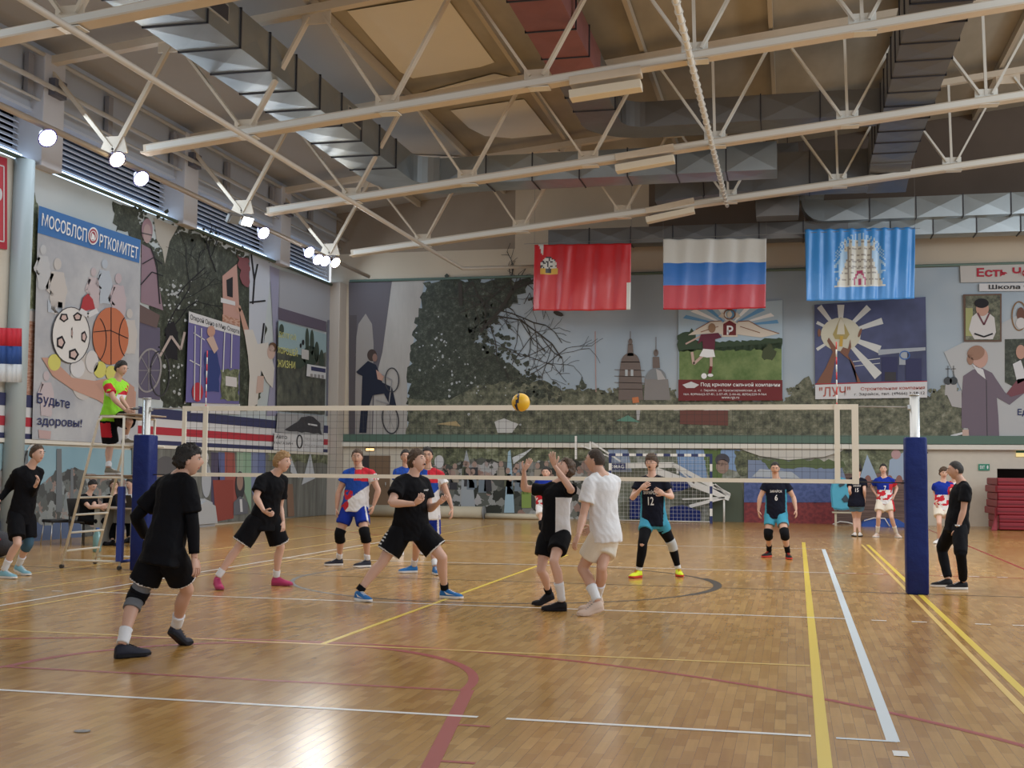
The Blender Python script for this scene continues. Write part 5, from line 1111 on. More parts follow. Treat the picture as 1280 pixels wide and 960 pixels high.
def build_head(mb, C, fr, s, sk, hairm, open_mouth=False, brow=True):
    side = Vector((0, 0, 1)).cross(fr); side = -side.normalized(); up = side.cross(fr).normalized()
    if up.z < 0: up = -up
    X = fr.cross(up).normalized()      # person's right is -left
    W = lambda p: C+(X*p.x+fr*p.y+up*p.z)*s
    n, r = 32, 22; g = []; k = mb.mi(sk); kl = mb.mi(LIP)
    for j in range(r+1):
        th = math.pi*j/r; g.append([])
        for i in range(n):
            ph = 2*math.pi*i/n; x, y, z = math.sin(th)*math.sin(ph), math.sin(th)*math.cos(ph), math.cos(th); g[-1].append((mb.bm.verts.new(W(head_pt(x, y, z))), (x, y, z)))
    for j in range(r):
        for i in range(n):
            q = [g[j][i], g[j][(i+1) % n], g[j+1][(i+1) % n], g[j+1][i]]
            try: f = mb.bm.faces.new([v[0] for v in q])
            except ValueError: continue
            c = [sum(v[1][t] for v in q)/4 for t in range(3)]; f.smooth = True
            f.material_index = kl if (c[1] > .5 and abs(c[0]) < .26 and -.56 < c[2] < -.44) else k
    for sx in (-1, 1):
        mb.ball(W(Vector((.076*sx, -.004, -.004))), (.009*s, .021*s, .032*s), sk, 10, 8, (X, fr, up))
        mb.ball(W(Vector((.030*sx, .0805, .012))), (.013*s, .010*s, .0075*s), EYEW, 10, 8, (X, fr, up)); mb.ball(W(Vector((.030*sx, .0870, .012))), .0062*s, EYED, 8, 6)
        mb.obox(W(Vector((.031*sx, .0985, .033))), X, fr, (.017*s, .003*s, .0032*s), hairm)
        mb.obox(W(Vector((.030*sx, .0945, .0215))), X, fr, (.014*s, .004*s, .0022*s), sk)
    if open_mouth: mb.ball(W(Vector((0, .094, -.058))), (.016*s, .008*s, .011*s), EYED, 10, 6, (X, fr, up))
    return W
def hair_mesh(W, s, m, style, seed):
    fh, th, nz, back = {'buzz': (.60, .005, .003, -.42), 'short': (.55, .013, .010, -.50), 'full': (.44, .024, .018, -.55), 'fringe': (.28, .022, .016, -.60), 'long': (.55, .022, .012, -.95)}[style]
    b = MB(); n, r = 48, 34; g = {}
    def thr(y):
        if y < -.25: return back
        if y < .0: return back+(-.02-back)*(y+.25)/.25
        if y < .30: return -.02+.14*y/.3
        return .12+(fh-.12)*min(1, (y-.3)/.45)**.7
    for j in range(r+1):
        t = math.pi*j/r
        for i in range(n):
            ph = 2*math.pi*i/n; x, y, z = math.sin(t)*math.sin(ph), math.sin(t)*math.cos(ph), math.cos(t); e = thr(y)+.05*noise.noise(Vector((x*5, y*5, seed)))
            p = head_pt(x, y, z) if y < .9 else Vector((.077*x, .099*y, .122*z)); edge = min(1, max(0, (z-e)/.25)); k = th*(.12+.88*edge)+nz*noise.noise(Vector((x*4+seed, y*4, z*4)))*edge+nz*.8*noise.noise(Vector((x*11, y*11, z*7+seed)))
            d = Vector((x, y, z)); g[j, i] = (p+d*(k+.002), p-d*.004, z > e)
    vo, vi = {}, {}
    def V(dct, key, p):
        if key not in dct: dct[key] = b.bm.verts.new(W(p))
        return dct[key]
    cells = set((j, i) for j in range(r) for i in range(n) if all(g[a][2] for a in ((j, i), (j, (i+1) % n), (j+1, i), (j+1, (i+1) % n))))
    for (j, i) in cells:
        ks = [(j, i), (j, (i+1) % n), (j+1, (i+1) % n), (j+1, i)]
        vs = [V(vo, q if q[0] else (0, 0), g[q][0]) for q in ks]; vs = [v for t_, v in enumerate(vs) if v not in vs[:t_]]
        f = b.bm.faces.new(vs); f.smooth = True; f.material_index = b.mi(m)
    for e in [e for e in b.bm.edges if e.is_boundary]:
        a, c = e.verts; ka = [k for k, v in vo.items() if v is a][0]; kc = [k for k, v in vo.items() if v is c][0]
        try: b.bm.faces.new((a, c, V(vi, kc, g[kc][1]), V(vi, ka, g[ka][1])))
        except ValueError: pass
    return b
LACE = flat('lace_grey', (.3, .3, .32))
def shoe(P, yaw, pitch, s, upper, sole, accent=None):
    """P: point on the ground under the heel; yaw: where the toe points; pitch: heel lifted"""
    f = fvec(yaw); up = Vector((0, 0, 1)); L = .275*s; a = rad(pitch); side = f.cross(up)
    piv = P+f*L*.62
    def T(x, y, z):
        if x < L*.62: dx = x-L*.62; return piv+f*(dx*math.cos(a)+z*math.sin(a)*.6)+up*(-dx*math.sin(a)+z*math.cos(a))+side*y
        return P+f*x+up*z+side*y
    b = MB(); prof = ((-.018, .022, .085), (-.004, .034, .105), (.03, .042, .112), (.07, .043, .112), (.095, .042, .102), (.125, .045, .088), (.17, .050, .074), (.215, .049, .064), (.25, .038, .056), (.270, .018, .042))
    rings = []
    for x, w_, h_ in prof:
        x, w_, h_ = x*s, w_*s, h_*s; rings.append([T(x, w_*cx, z) for cx, z in ((-1, .022*s), (-1, .5*h_), (-.8, .8*h_), (-.35, h_), (.35, h_), (.8, .8*h_), (1, .5*h_), (1, .022*s))])
    b.loft(rings, upper)
    rings = []
    for x, w_, h_ in prof:
        x, w_ = x*s, w_*s*1.07; t = .003*s if x < .22*s else .012*s
        rings.append([T(x*1.01, w_*cx, z) for cx, z in ((-.9, t), (-1, .012*s), (-1, .034*s), (1, .034*s), (1, .012*s), (.9, t))])
    b.loft(rings, sole, smooth=False)
    for k in range(4): x = (.098+k*.022)*s; z = (.105-.0105*k)*s; b.bar(T(x, -.024*s, z), T(x+.004*s, .024*s, z), .006*s, .006*s, sole if sole is not upper else LACE, up=(0, 0, 1))
    if accent:
        for sy in (-1, 1): b.face([T(.08*s, .048*s*sy, .05*s), T(.20*s, .052*s*sy, .045*s), T(.12*s, .050*s*sy, .058*s), T(.05*s, .046*s*sy, .085*s)], accent)
    return b, T(.035*s, 0, .085*s)

def person(lab, d):
    H = d.get('H', 1.78); s = H/1.78; by = d['by']; hy = d.get('hy', by); bl = d.get('build', 1.0)
    sk = SK[d.get('skin', 0)]; hm = d['hair'][0]
    fr, left = fvec(by), lvec(by); hfr, hleft = fvec(hy), lvec(hy)
    # feet on the ground
    zf = d.get('zf', (0, 0)); feet = []
    for (u, v), z in zip(d['feet'], zf): feet.append(on(u, v, 2, z) if 'Y' not in d else on(u, v, 1, d['Y']))
    if 'fy' in d: feet = [on(u, v, 1, y) for (u, v), y in zip(d['feet'], d['fy'])]
    Y0 = d.get('Y', (feet[0].y+feet[1].y)/2)
    lim = d.get('lim', .32)
    for i in (0, 1):
        if 'Y' not in d and 'fy' not in d:
            y = max(Y0-lim, min(Y0+lim, feet[i].y)); q = on(d['feet'][i][0], d['feet'][i][1], 1, y); feet[i] = Vector((q.x, y, zf[i]))
        else: feet[i].z = zf[i] if 'zf' in d else max(0, feet[i].z)
    Hc = on(*d['hip'], 1, Y0+d.get('dh', 0)); Sc = on(*d['sh'], 1, Hc.y+d.get('ds', 0))
    tl = d.get('tilt', 0); sside = (left+Vector((0, 0, tl))).normalized(); hside = (hleft+Vector((0, 0, d.get('htilt', 0)))).normalized()
    up = (Sc-Hc).normalized(); shw = .172*s*d.get('wide', 1)
    SH = [Sc-sside*shw-up*.030*s, Sc+sside*shw-up*.030*s]; HP = [Hc-hside*.092*s, Hc+hside*.092*s]
    hf = fvec(*d['face']); HC = on(*d['head'], 1, Sc.y+d.get('dhd', 0)); HC.y += hf.y*.03
    # shoes and ankles
    Lt, Lc, La, Lf = .245*H, .245*H, .170*H, .147*H
    fp = d.get('fp', (0, 0)); fyaw = d['fyaw']; shoes = []; AN = []
    for i in (0, 1):
        b, ank = shoe(feet[i]-fvec(fyaw[i])*.05*s, fyaw[i], fp[i], s, d['shoe'][0], d['shoe'][1], d['shoe'][2] if len(d['shoe']) > 2 else None); shoes.append(b); AN.append(ank+Vector((0, 0, .018*s)))
    KN = [depth_solve(d['kn'][i], HP[i], AN[i], Lt, Lc, (hfr+fvec(fyaw[i]))*.5, 1, (HP[i].y+AN[i].y)/2) for i in (0, 1)]
    wy = d.get('wy', (-.05, -.05)); WR = [on(*d['wr'][i], 1, SH[i].y+wy[i]) for i in (0, 1)]
    EL = [depth_solve(d['el'][i], SH[i], WR[i], La, Lf, fr, -1, (SH[i].y+WR[i].y)/2, .4) for i in (0, 1)]
    base = Vector(((feet[0].x+feet[1].x)/2, (feet[0].y+feet[1].y)/2, min(feet[0].z, feet[1].z)))
    R = empty('person', base, lab, 'person', d.get('group'))
    Ln = (Sc-Hc).length
    def ring(t, w_, dp, off=0, n=18, infl=0.0):
        sd = hside.lerp(sside, max(0, min(1, t))).normalized(); f = sd.cross(up).normalized(); f = f if f.dot(hfr.lerp(fr, max(0, min(1, t)))) > 0 else -f
        c = Hc+up*Ln*t+f*off*s; w_ = w_*s*bl+infl; dp = dp*s*bl+infl
        return [c+sd*w_*math.cos(a)*(1-.10*abs(math.sin(a*2)))+f*dp*math.sin(a) for a in [2*math.pi*k/n for k in range(n)]]
    TOR = ((-.16, .120, .095, 0), (-.08, .158, .115, -.005), (.05, .168, .118, -.008), (.22, .150, .104, .004), (.42, .140, .098, .008), (.62, .155, .108, .008), (.82, .172, .112, .004), (.95, .168, .092, -.004), (1.03, .115, .070, -.008), (1.09, .058, .052, -.004))
    mb = MB(); mb.loft([ring(*t) for t in TOR], sk)
    nb = Sc+up*.03*s; hb = HC-(hf.cross(sside.cross(hf)) if False else Vector((0, 0, 1)))*.07*s-hf*.02*s
    mb.tube([nb-up*.05*s, nb.lerp(hb, .5), hb, hb.lerp(HC, .5)], [.066*s*bl, .058*s*bl, .058*s*bl, .056*s], sk, 14)
    def limb(b, pts, rr, n=14): b.tube([pts[0].lerp(pts[1], t) for t, _ in rr], [r*s*bl for _, r in rr], sk, n)
    for i in (0, 1):
        limb(mb, (HP[i]+up*.03*s, KN[i]), ((0, .085), (.15, .088), (.4, .080), (.7, .064), (.92, .055), (1.02, .054)))
        kd = (AN[i]-KN[i]).normalized(); back = -(fvec(fyaw[i])); back = (back-kd*back.dot(kd)).normalized()
        ts = ((-.04, .052, 0), (.08, .052, .002), (.25, .057, .014), (.4, .054, .014), (.65, .042, .006), (.85, .035, 0), (1.0, .036, 0))
        mb.tube([KN[i].lerp(AN[i], t)+back*o*s for t, r, o in ts], [r*s*bl for t, r, o in ts], sk, 14)
        mb.ball(KN[i], .054*s*bl, sk, 12, 8); mb.ball(SH[i], .055*s*bl, sk, 12, 8); mb.tube([Sc+up*.07*s, Sc.lerp(SH[i], .5)+up*.03*s, SH[i]], [.038*s, .046*s*bl, .05*s*bl], sk, 12)
        limb(mb, (SH[i], EL[i]), ((0, .056), (.2, .054), (.5, .049), (.85, .041), (1.02, .040)))
        limb(mb, (EL[i], WR[i]), ((-.04, .038), (.15, .043), (.35, .041), (.7, .031), (.95, .026), (1.03, .026)))
    body = remesh(mb, .0125 if base.y < 8 else .016, 2)
    B = MB(); B.mi(sk); B.take(body, sk, True)
    W = build_head(B, HC, hf, s*1.0, sk, hm, d.get('mouth', False))
    hd = d.get('hd', (None, None)); cu = d.get('curl', (.5, .5)); sp = d.get('spread', (.08, .08))
    for i in (0, 1):
        if hd[i]: q = on(*hd[i], 1, WR[i].y+d.get('hy2', (-.02, -.02))[i]); dd = (q-WR[i]).normalized()
        else: dd = (WR[i]-EL[i]).normalized()
        sgn = 1 if i else -1; pn = d['palm'][i] if 'palm' in d else None
        n_ = Vector(pn) if pn else (-left*sgn+(-fr)*.2)
        if abs(dd.dot(n_.normalized())) > .9: n_ = fr
        hand(B, WR[i], dd, n_, s, cu[i], sp[i], thumb=(1 if dd.cross(n_).dot(fr) < 0 else -1), m=sk)
    o = B.build('body', R); 
    hm_ = hair_mesh(W, s, hm, d['hair'][1], len(lab)); hm_.build('hair', R)
    if d['hair'][1] == 'long':
        q = MB(); cback = HC-hf*.06*s; q.tube([cback, cback-Vector((0, 0, .12*s))-hf*.02, cback-Vector((0, 0, .26*s))-hf*.04], [.085*s, .08*s, .04*s], hm, 12); q.build('hair', R)
    # shirt
    st = d['shirt']; inf = st.get('loose', .018)*s; sl = st.get('sleeve', .62); hem = st.get('hem', -.13); fnm = st['fn']; main = fnm(0, .5, 1, None)
    mb = MB(); TS = [(hem, .172, .122, -.004)]+[t for t in TOR if t[0] > hem+.04 and t[0] < 1.0]+[(1.035, .105, .068, -.008), (1.065, .064, .056, -.004)]
    TS = [(t, max(w_, .158) if t < .7 else w_, max(dp, .108) if t < .7 else dp, o_) for t, w_, dp, o_ in TS]
    mb.loft([ring(*t, infl=inf*(1.25 if t[0] < .3 else (.8 if t[0] < 1 else .45))) for t in TS], main)
    for i in (0, 1):
        e = [SH[i].lerp(EL[i], t) for t in (-.06, .1, .35, min(1, sl))]
        rr = [.054, .060, .063, .063+(.008 if sl < .8 else -.012)]
        mb.tube(e, [(r*bl)*s+inf*.35 for r in rr], main, 14); mb.ball(SH[i], .056*s*bl+inf*.3, main, 12, 8); mb.tube([Sc+up*.045*s, Sc.lerp(SH[i], .5)+up*.028*s, SH[i]], [.036*s+inf*.2, .048*s*bl+inf*.3, .053*s*bl+inf*.3], main, 12)
        if sl > 1: mb.tube([EL[i], EL[i].lerp(WR[i], .5), EL[i].lerp(WR[i], min(1, sl-1))], [(.047*bl)*s, (.044*bl)*s, .034*s], main, 12)
    sb = remesh(mb, .0125 if base.y < 8 else .016, 2)
    sb.normal_update()
    for v in sb.verts:
        k = noise.noise(v.co*6+Vector((len(lab), 0, 0)))*.6+(1-abs(noise.noise(Vector((v.co.x*13+v.co.z*9, v.co.y*13, v.co.z*5-v.co.x*6))))*3)*.35
        v.co += v.normal*k*st.get('wrinkle', .013)*s
    S_ = MB(); S_.mi(main); fs = S_.take(sb, main, True)
    for f in fs:
        c = f.calc_center_median(); q = c-Hc; h_ = q.dot(up)/Ln; a = q.dot(sside)/(.19*s*bl); ff = q.dot(sside.cross(up).normalized()); ff = ff if sside.cross(up).dot(fr) > 0 else -ff
        slv = None
        for i in (0, 1):
            ax = (EL[i]-SH[i]); t = max(0, min(1, (c-SH[i]).dot(ax)/ax.length_squared)); 
            if (c-SH[i]-ax*t).length < .085*s and (t > .12) and (abs(a) > .8 or t > .4): slv = 'RL'[i]
            if slv and sl > 1: pass
        f.material_index = S_.mi(fnm(a, h_, ff/(.11*s), slv))
    tree = BVHTree.FromBMesh(S_.bm)
    for (txt, a0, a1, h0, h1, side_, m_) in st.get('text', ()):
        uv, fcs = text_faces(txt, .015); fdir = (fr if side_ > 0 else -fr); fdir = (fdir-up*fdir.dot(up)).normalized(); kx = 1 if side_ > 0 else -1
        vs = []
        for (x, y) in uv:
            a = (a0+(a1-a0)*x)*kx; h_ = h0+(h1-h0)*y
            P = Hc+up*Ln*h_+sside*a*.19*s*bl+fdir*.6; hit = tree.ray_cast(P, -fdir)
            vs.append(S_.bm.verts.new((hit[0] if hit[0] is not None and (hit[0]-P).length < .62 else P-fdir*.46)+fdir*.006))
        for f in fcs:
            try: g = S_.bm.faces.new([vs[i] for i in f]); g.material_index = S_.mi(m_)
            except ValueError: pass
    S_.build('shirt', R)
    # shorts or trousers
    sh = d['shorts']; m0 = sh['m']; ln = sh.get('len', .78); k = sh.get('loose', .022)*s
    mb = MB(); mb.loft([ring(*t, infl=k*.6) for t in ((-.17, .13, .10, 0), (-.08, .162, .118, -.005), (.05, .170, .12, -.008), (.16, .158, .110, 0))], m0)
    for i in (0, 1):
        n_ = ((0, .088), (.2, .092), (.5, .090), (1, .082)) if ln <= 1 else ((0, .088), (.2, .090), (.5, .082), (1, .064))
        mb.tube([(HP[i]+up*.03*s).lerp(KN[i], t*min(1, ln)) for t, r in n_], [(r*bl)*s+k*(.6+.5*t) for t, r in n_], m0, 16)
        if ln > 1:
            mb.ball(KN[i], .062*s+k*.5, m0, 12, 8); mb.tube([KN[i].lerp(AN[i], t) for t in (-.03, .3, .6, .93)], [(.060)*s+k*.4, .060*s+k*.4, .052*s+k*.5, .048*s+k*.5], m0, 14)
    sb = remesh(mb, .0125 if base.y < 8 else .016, 2); sb.normal_update()
    for v in sb.verts: v.co += v.normal*noise.noise(Vector((v.co.x*13, v.co.y*13, v.co.z*6)))*.010*s
    S2 = MB(); S2.mi(m0); fs = S2.take(sb, m0, True)
    for f in fs:
        c = f.calc_center_median(); q = c-Hc
        for i in (0, 1):
            ax = KN[i]-HP[i]; t = (c-HP[i]).dot(ax)/ax.length_squared; rdist = (c-HP[i]-ax*t); outw = rdist.dot(hside)*(1 if i else -1)/(.09*s)
            near = (c-HP[i]-ax*t).length < (c-HP[1-i]-(KN[1-i]-HP[1-i])*max(0, (c-HP[1-i]).dot(KN[1-i]-HP[1-i])/(KN[1-i]-HP[1-i]).length_squared)).length
            if near:
                mm = sh['fn'](i, t/ln, outw, rdist.dot(hfr)/(.09*s)) if 'fn' in sh and rdist.length > (.086 if base.y < -9 else .062)*s else None
                if mm is not None: f.material_index = S2.mi(mm)
    S2.build('shorts' if ln <= 1 else 'trousers', R)
    # sleeves, pads and socks round the legs and arms
    def leg_pt(i, t): return (HP[i].lerp(KN[i], t) if t < 1 else KN[i].lerp(AN[i], t-1))
    for (nm, i, t0, t1, rr, m_) in d.get('wraps', ()):
        b = MB(); n_ = 7; ts = [t0+(t1-t0)*j/n_ for j in range(n_+1)]; kd = (AN[i]-KN[i]).normalized(); back = -fvec(fyaw[i]); back = (back-kd*back.dot(kd)).normalized()
        off = lambda t: back*(.014*s if 1.15 < t < 1.5 else (.006*s if 1.0 < t < 1.8 else 0))
        def br(t):
            tab = ((0, .085), (.4, .080), (.7, .064), (1, .056), (1.1, .055), (1.3, .058), (1.5, .052), (1.75, .040), (2, .037))
            for (a, ra), (c, rc) in zip(tab, tab[1:]):
                if a <= t <= c: return ra+(rc-ra)*(t-a)/(c-a)
            return .037
        b.tube([leg_pt(i, t)+off(t) for t in ts], [(br(t)*bl+rr)*s for t in ts], m_, 16); b.build(nm, R)
    for (nm, i, t0, t1, rr, m_) in d.get('arm_wraps', ()):
        b = MB(); P_ = lambda t: SH[i].lerp(EL[i], t) if t < 1 else EL[i].lerp(WR[i], t-1)
        rb = lambda t: .049-(.010*t) if t < 1 else .043-.014*(t-1)
        ts = [t0+(t1-t0)*j/8 for j in range(9)]; b.tube([P_(t) for t in ts], [(rb(t)*bl+rr)*s for t in ts], m_, 12); b.build(nm, R)
    for i in (0, 1): shoes[i].build('shoe', R)
    d['out'] = dict(R=R, WR=WR, HC=HC, Sc=Sc)
    return R
def solid(m): return lambda a, h, f, s: m
def cloth(n, c, r=.8): return mat('cloth_'+n, c, r, bump=.15, bscale=60, spec=.15)
KB = cloth('black', (.0045, .005, .0075)); KN2 = cloth('navy_black', (.007, .009, .020)); CW = cloth('white', (.74, .76, .80)); CWW = cloth('warm_white', (.72, .68, .60)); CB = cloth('royal', (.010, .032, .30)); CB2 = cloth('bright_blue', (.02, .075, .40))
CR_ = cloth('red', (.55, .03, .05)); CTE = cloth('teal', (.06, .32, .48)); CG = cloth('grey', (.16, .17, .19)); CLG = cloth('light_grey', (.50, .53, .55)); CGR = cloth('vest_green', (.30, .72, .05)); CDB = cloth('denim', (.10, .20, .30)); CDT = cloth('dusty_blue', (.06, .13, .20))
HBK, HBR, HBL, HDB = mat('hair_black', (.012, .010, .010), .6, bump=.5, bscale=80), mat('hair_brown', (.07, .04, .022), .6, bump=.5, bscale=80), mat('hair_blond', (.36, .22, .10), .6, bump=.5, bscale=80), mat('hair_dark_brown', (.035, .022, .015), .6, bump=.5, bscale=80)
SB, SW_, SBL, SPK, SYE, SRD, SLB, SGY, SBE = [mat('shoe_'+n, c, .6, spec=.25) for n, c in (('black', (.006, .006, .009)), ('white', (.78, .78, .78)), ('blue', (.02, .16, .45)), ('pink', (.50, .05, .16)), ('neon', (.72, .85, .03)), ('red', (.6, .06, .04)), ('sky', (.25, .50, .62)), ('grey_navy', (.018, .02, .035)), ('beige', (.66, .52, .44)))]
def team(a, h, f, s):   # blue, red and white opponents' jersey
    if s == 'L': return CW
    if s == 'R': return CB2
    if f > 0:
        if h < .06+.30*(a+1): return CW if a > -.5+.2*math.sin(h*12) else CR_
        if h > .78 and a > .05: return CR_
        if a < .0 and .25 < h < .50 and noise.noise(Vector((a*5, h*8, 1))) > -.15: return CR_
    return CB if f < 0 else CB2
def boyteam(a, h, f, s):
    if s: return CR_ if s == 'L' else CB
    n_ = noise.noise(Vector((a*1.5, f, h*9)))
    if h < .55: return CW if n_ > .0 else CR_
    return CR_ if (a > .5 and h < .8) else CB
def navyteam(a, h, f, s):
    if s: return KN2
    return CTE if abs(a) > .82 and h < .8 else KN2
def stripes(main, edge=None, side=None):
    def fn(i, t, outw, fr_):
        if edge and .955 < t < .995: return edge
        if side and outw > .82: return side
        return None
    return fn
NUM = flat('number_white', (.75, .77, .80))

person('player seen from behind in black with a dark arm sleeve, tensed near the camera', dict(H=1.8, by=150, hy=140, face=(112, 0), head=(235, 576), sh=(221, 601), hip=(204, 689), dh=-.12, ds=.12, tilt=-.03,
    el=((241, 655), (170, 646)), wr=((243, 697), (183, 672)), hd=((247, 716), None), wy=(.0, .12), kn=((234, 737), (172, 745)), feet=((214, 808), (154, 824)), fyaw=(158, 142), fp=(38, 0), hair=(HBK, 'full'), skin=1,
    shirt=dict(fn=solid(KB), sleeve=.72, loose=.03, hem=-.2), shorts=dict(m=KB, len=.74, loose=.035, fn=lambda i, t, o, f: CW if t > .93 else None), shoe=(SGY, SB), build=1.04,
    wraps=(('knee_sleeve', 1, .62, .95, .012, CG), ('knee_pad', 1, .86, 1.12, .022, KB), ('knee_sleeve', 1, 1.12, 1.28, .012, CG), ('sock', 0, 1.68, 1.97, .008, CW), ('sock', 1, 1.68, 1.97, .008, CW)),
    arm_wraps=(('arm_sleeve', 0, .7, 1.88, .010, KB), ('arm_sleeve', 1, .7, 1.88, .012, KB))))
person('blond player in black tee and shorts with pink shoes, leaning forward', dict(H=1.82, by=65, face=(80, 0), head=(353.5, 578), sh=(341, 597), hip=(330, 650), ds=-.02, el=((320, 622), (350, 634)), wr=((330, 639), (354, 652)), hd=((337, 643), (354, 661)), wy=(-.22, .0),
    kn=((298, 684), (351, 684)), feet=((271, 736), (346, 732)), fyaw=(40, 85), fp=(18, 0), hair=(HBL, 'full'), palm=((1, .2, 0), (-1, .2, 0)), curl=(1.2, .5), shirt=dict(fn=solid(KB), sleeve=.66, loose=.035, hem=-.2), shorts=dict(m=KB, len=.86, loose=.045, fn=stripes(KB, CW)), shoe=(SPK, mat('sole_pink', (.35, .03, .10), .5)),
    wraps=(('sock', 0, 1.74, 1.97, .006, CW), ('sock', 1, 1.76, 1.97, .006, CW))))
person('opposing player in blue, red and white jersey standing by a brown door beyond the net', dict(H=1.86, by=8, face=(10, 0), head=(447.5, 572), sh=(449, 590), hip=(443.5, 637), el=((423, 616), (473, 613)), wr=((421, 636), (467, 632)), hd=((421, 645), (464, 642)), wy=(-.05, -.05), wide=1.05, kn=((424, 668), (456, 668)),
    feet=((423, 707), (458, 709)), fyaw=(-50, -40), hair=(HBR, 'short'), skin=1, shirt=dict(fn=team, sleeve=.45, loose=.03, hem=-.05, text=(('СПАРТА', -.4, .4, .83, .87, 1, NUM),)), shorts=dict(m=CB, len=.62, loose=.02, fn=lambda i, t, o, f: CW if (i and .75 < o < 1.0) else None), shoe=(SGY, SW_), build=1.06,
    wraps=(('knee_pad', 0, .80, 1.28, .018, KB), ('knee_pad', 1, .80, 1.28, .018, KB), ('sock', 0, 1.78, 1.97, .006, CW), ('sock', 1, 1.78, 1.97, .006, CW))))
person('stocky player in black crouching wide in bright blue shoes, looking up', dict(H=1.82, by=55, hy=35, face=(72, 16), head=(522, 577), sh=(515, 600), hip=(513, 664), ds=-.05, build=1.13, el=((489, 629), (537, 636)), wr=((519, 630), (547, 630)), hd=((529, 619), (556, 622)), wy=(-.22, -.18), hy2=(-.05, -.05), kn=((478, 703), (553, 697)), feet=((449, 751), (557, 748)), fyaw=(55, 80),
    fp=(0, 0), hair=(HBR, 'full'), mouth=True, curl=(.7, .3), spread=(.1, .2), palm=((.2, .3, 1), (0, .3, 1)), shirt=dict(fn=solid(KB), sleeve=.62, loose=.035, hem=-.16, text=(('спорт', .25, .75, .80, .84, 1, NUM),)), shorts=dict(m=KB, len=.72, loose=.05, fn=lambda i, t, o, f: CW if (.955 < t < .99 or (i == 0 and .45 < o+abs(f)*.0 and -.2 < f < .6 and .3 < t < .92 and int(t*22) % 3 == 0)) else None), shoe=(SBL, SW_, SW_),
    wraps=(('sock', 0, 1.82, 1.98, .006, KB), ('sock', 1, 1.82, 1.98, .006, KB))))
person('blue and red jerseyed player half hidden behind the stocky one in blue shoes', dict(H=1.82, by=15, face=(15, 0), head=(534.5, 570), sh=(535, 591), hip=(533, 645), el=((513, 620), (559, 617)), wr=((518, 640), (565, 636)), hd=(None, (565, 647)), kn=((520, 680), (542, 681)), feet=((516, 716), (544, 718)), fyaw=(-50, 30), hair=(HBK, 'short'), skin=1,
    shirt=dict(fn=team, sleeve=.5, loose=.03, hem=-.08), shorts=dict(m=CB, len=.66, loose=.025, fn=lambda i, t, o, f: CW if (i and .7 < o < 1.0) else None), shoe=(SBL, SW_), wraps=(('sock', 0, 1.7, 1.97, .007, CW), ('sock', 1, 1.7, 1.97, .007, CW))))
person('dark haired opponent in blue jersey, farther back, mostly hidden by two others', dict(H=1.8, by=20, face=(20, 0), head=(507.5, 571), sh=(508, 588), hip=(512, 632), el=((495, 610), (524, 610)), wr=((499, 628), (525, 628)), kn=((503, 662), (524, 662)), feet=((500, 694), (527, 693)), fyaw=(-40, 30), hair=(HBK, 'short'), skin=1, shirt=dict(fn=team, sleeve=.5, loose=.03, hem=-.08),
    shorts=dict(m=CB, len=.66, loose=.025), shoe=(SW_, SW_), wraps=(('sock', 0, 1.7, 1.97, .007, CW), ('sock', 1, 1.7, 1.97, .007, CW))))
person('setter in black tee with a white side panel, arms raised to the ball', dict(H=1.72, by=-18, face=(-50, 38), head=(706, 587), sh=(697, 609), hip=(694, 671), dhd=.02, ds=.0, el=((655, 611), (714, 612)), wr=((655, 588), (693, 582)), hd=((664, 573), (690, 570)), wy=(-.1, -.28), hy2=(-.03, -.03), wide=.98, kn=((676, 713), (692, 702)), feet=((688, 757), (701, 764)), fyaw=(-70, -75), fp=(25, 0), lim=.3,
    hair=(HBR, 'full'), curl=(.25, .25), spread=(.25, .25), palm=((0, .3, 1), (0, .3, 1)), shirt=dict(fn=lambda a, h, f, s: CW if (a > .35 and h < .8 and s is None and f > -.6) else KB, sleeve=.55, loose=.025, hem=-.1), shorts=dict(m=KB, len=.62, loose=.03), shoe=(SB, SB),
    wraps=(('sock', 0, 1.80, 1.97, .006, KB), ('sock', 1, 1.52, 1.97, .008, CW))))
person('man in white tee and cream shorts seen from behind beside the setter', dict(H=1.84, by=-128, hy=-110, face=(-100, 0), head=(744, 576), sh=(753, 599), hip=(757, 671), ds=-.02, wide=1.02, el=((729, 645), (757, 642)), wr=((723, 669), (743, 661)), hd=((716, 685), (732, 665)), wy=(-.25, .12), build=1.05, kn=((752, 710), (728, 711)), feet=((749, 764), (748, 770)), fyaw=(-75, -70), fp=(25, 18), hair=(HDB, 'buzz'), skin=1,
    shirt=dict(fn=solid(CW), sleeve=.62, loose=.028, hem=-.10), shorts=dict(m=CWW, len=.66, loose=.028), shoe=(SBE, SBE), wraps=(('sock', 0, 1.55, 1.97, .008, CW), ('sock', 1, 1.55, 1.97, .008, CW)), swap=1) | dict(el=((757, 642), (729, 645)), wr=((743, 661), (723, 669)), hd=((732, 665), (716, 685)), wy=(.12, -.25)))
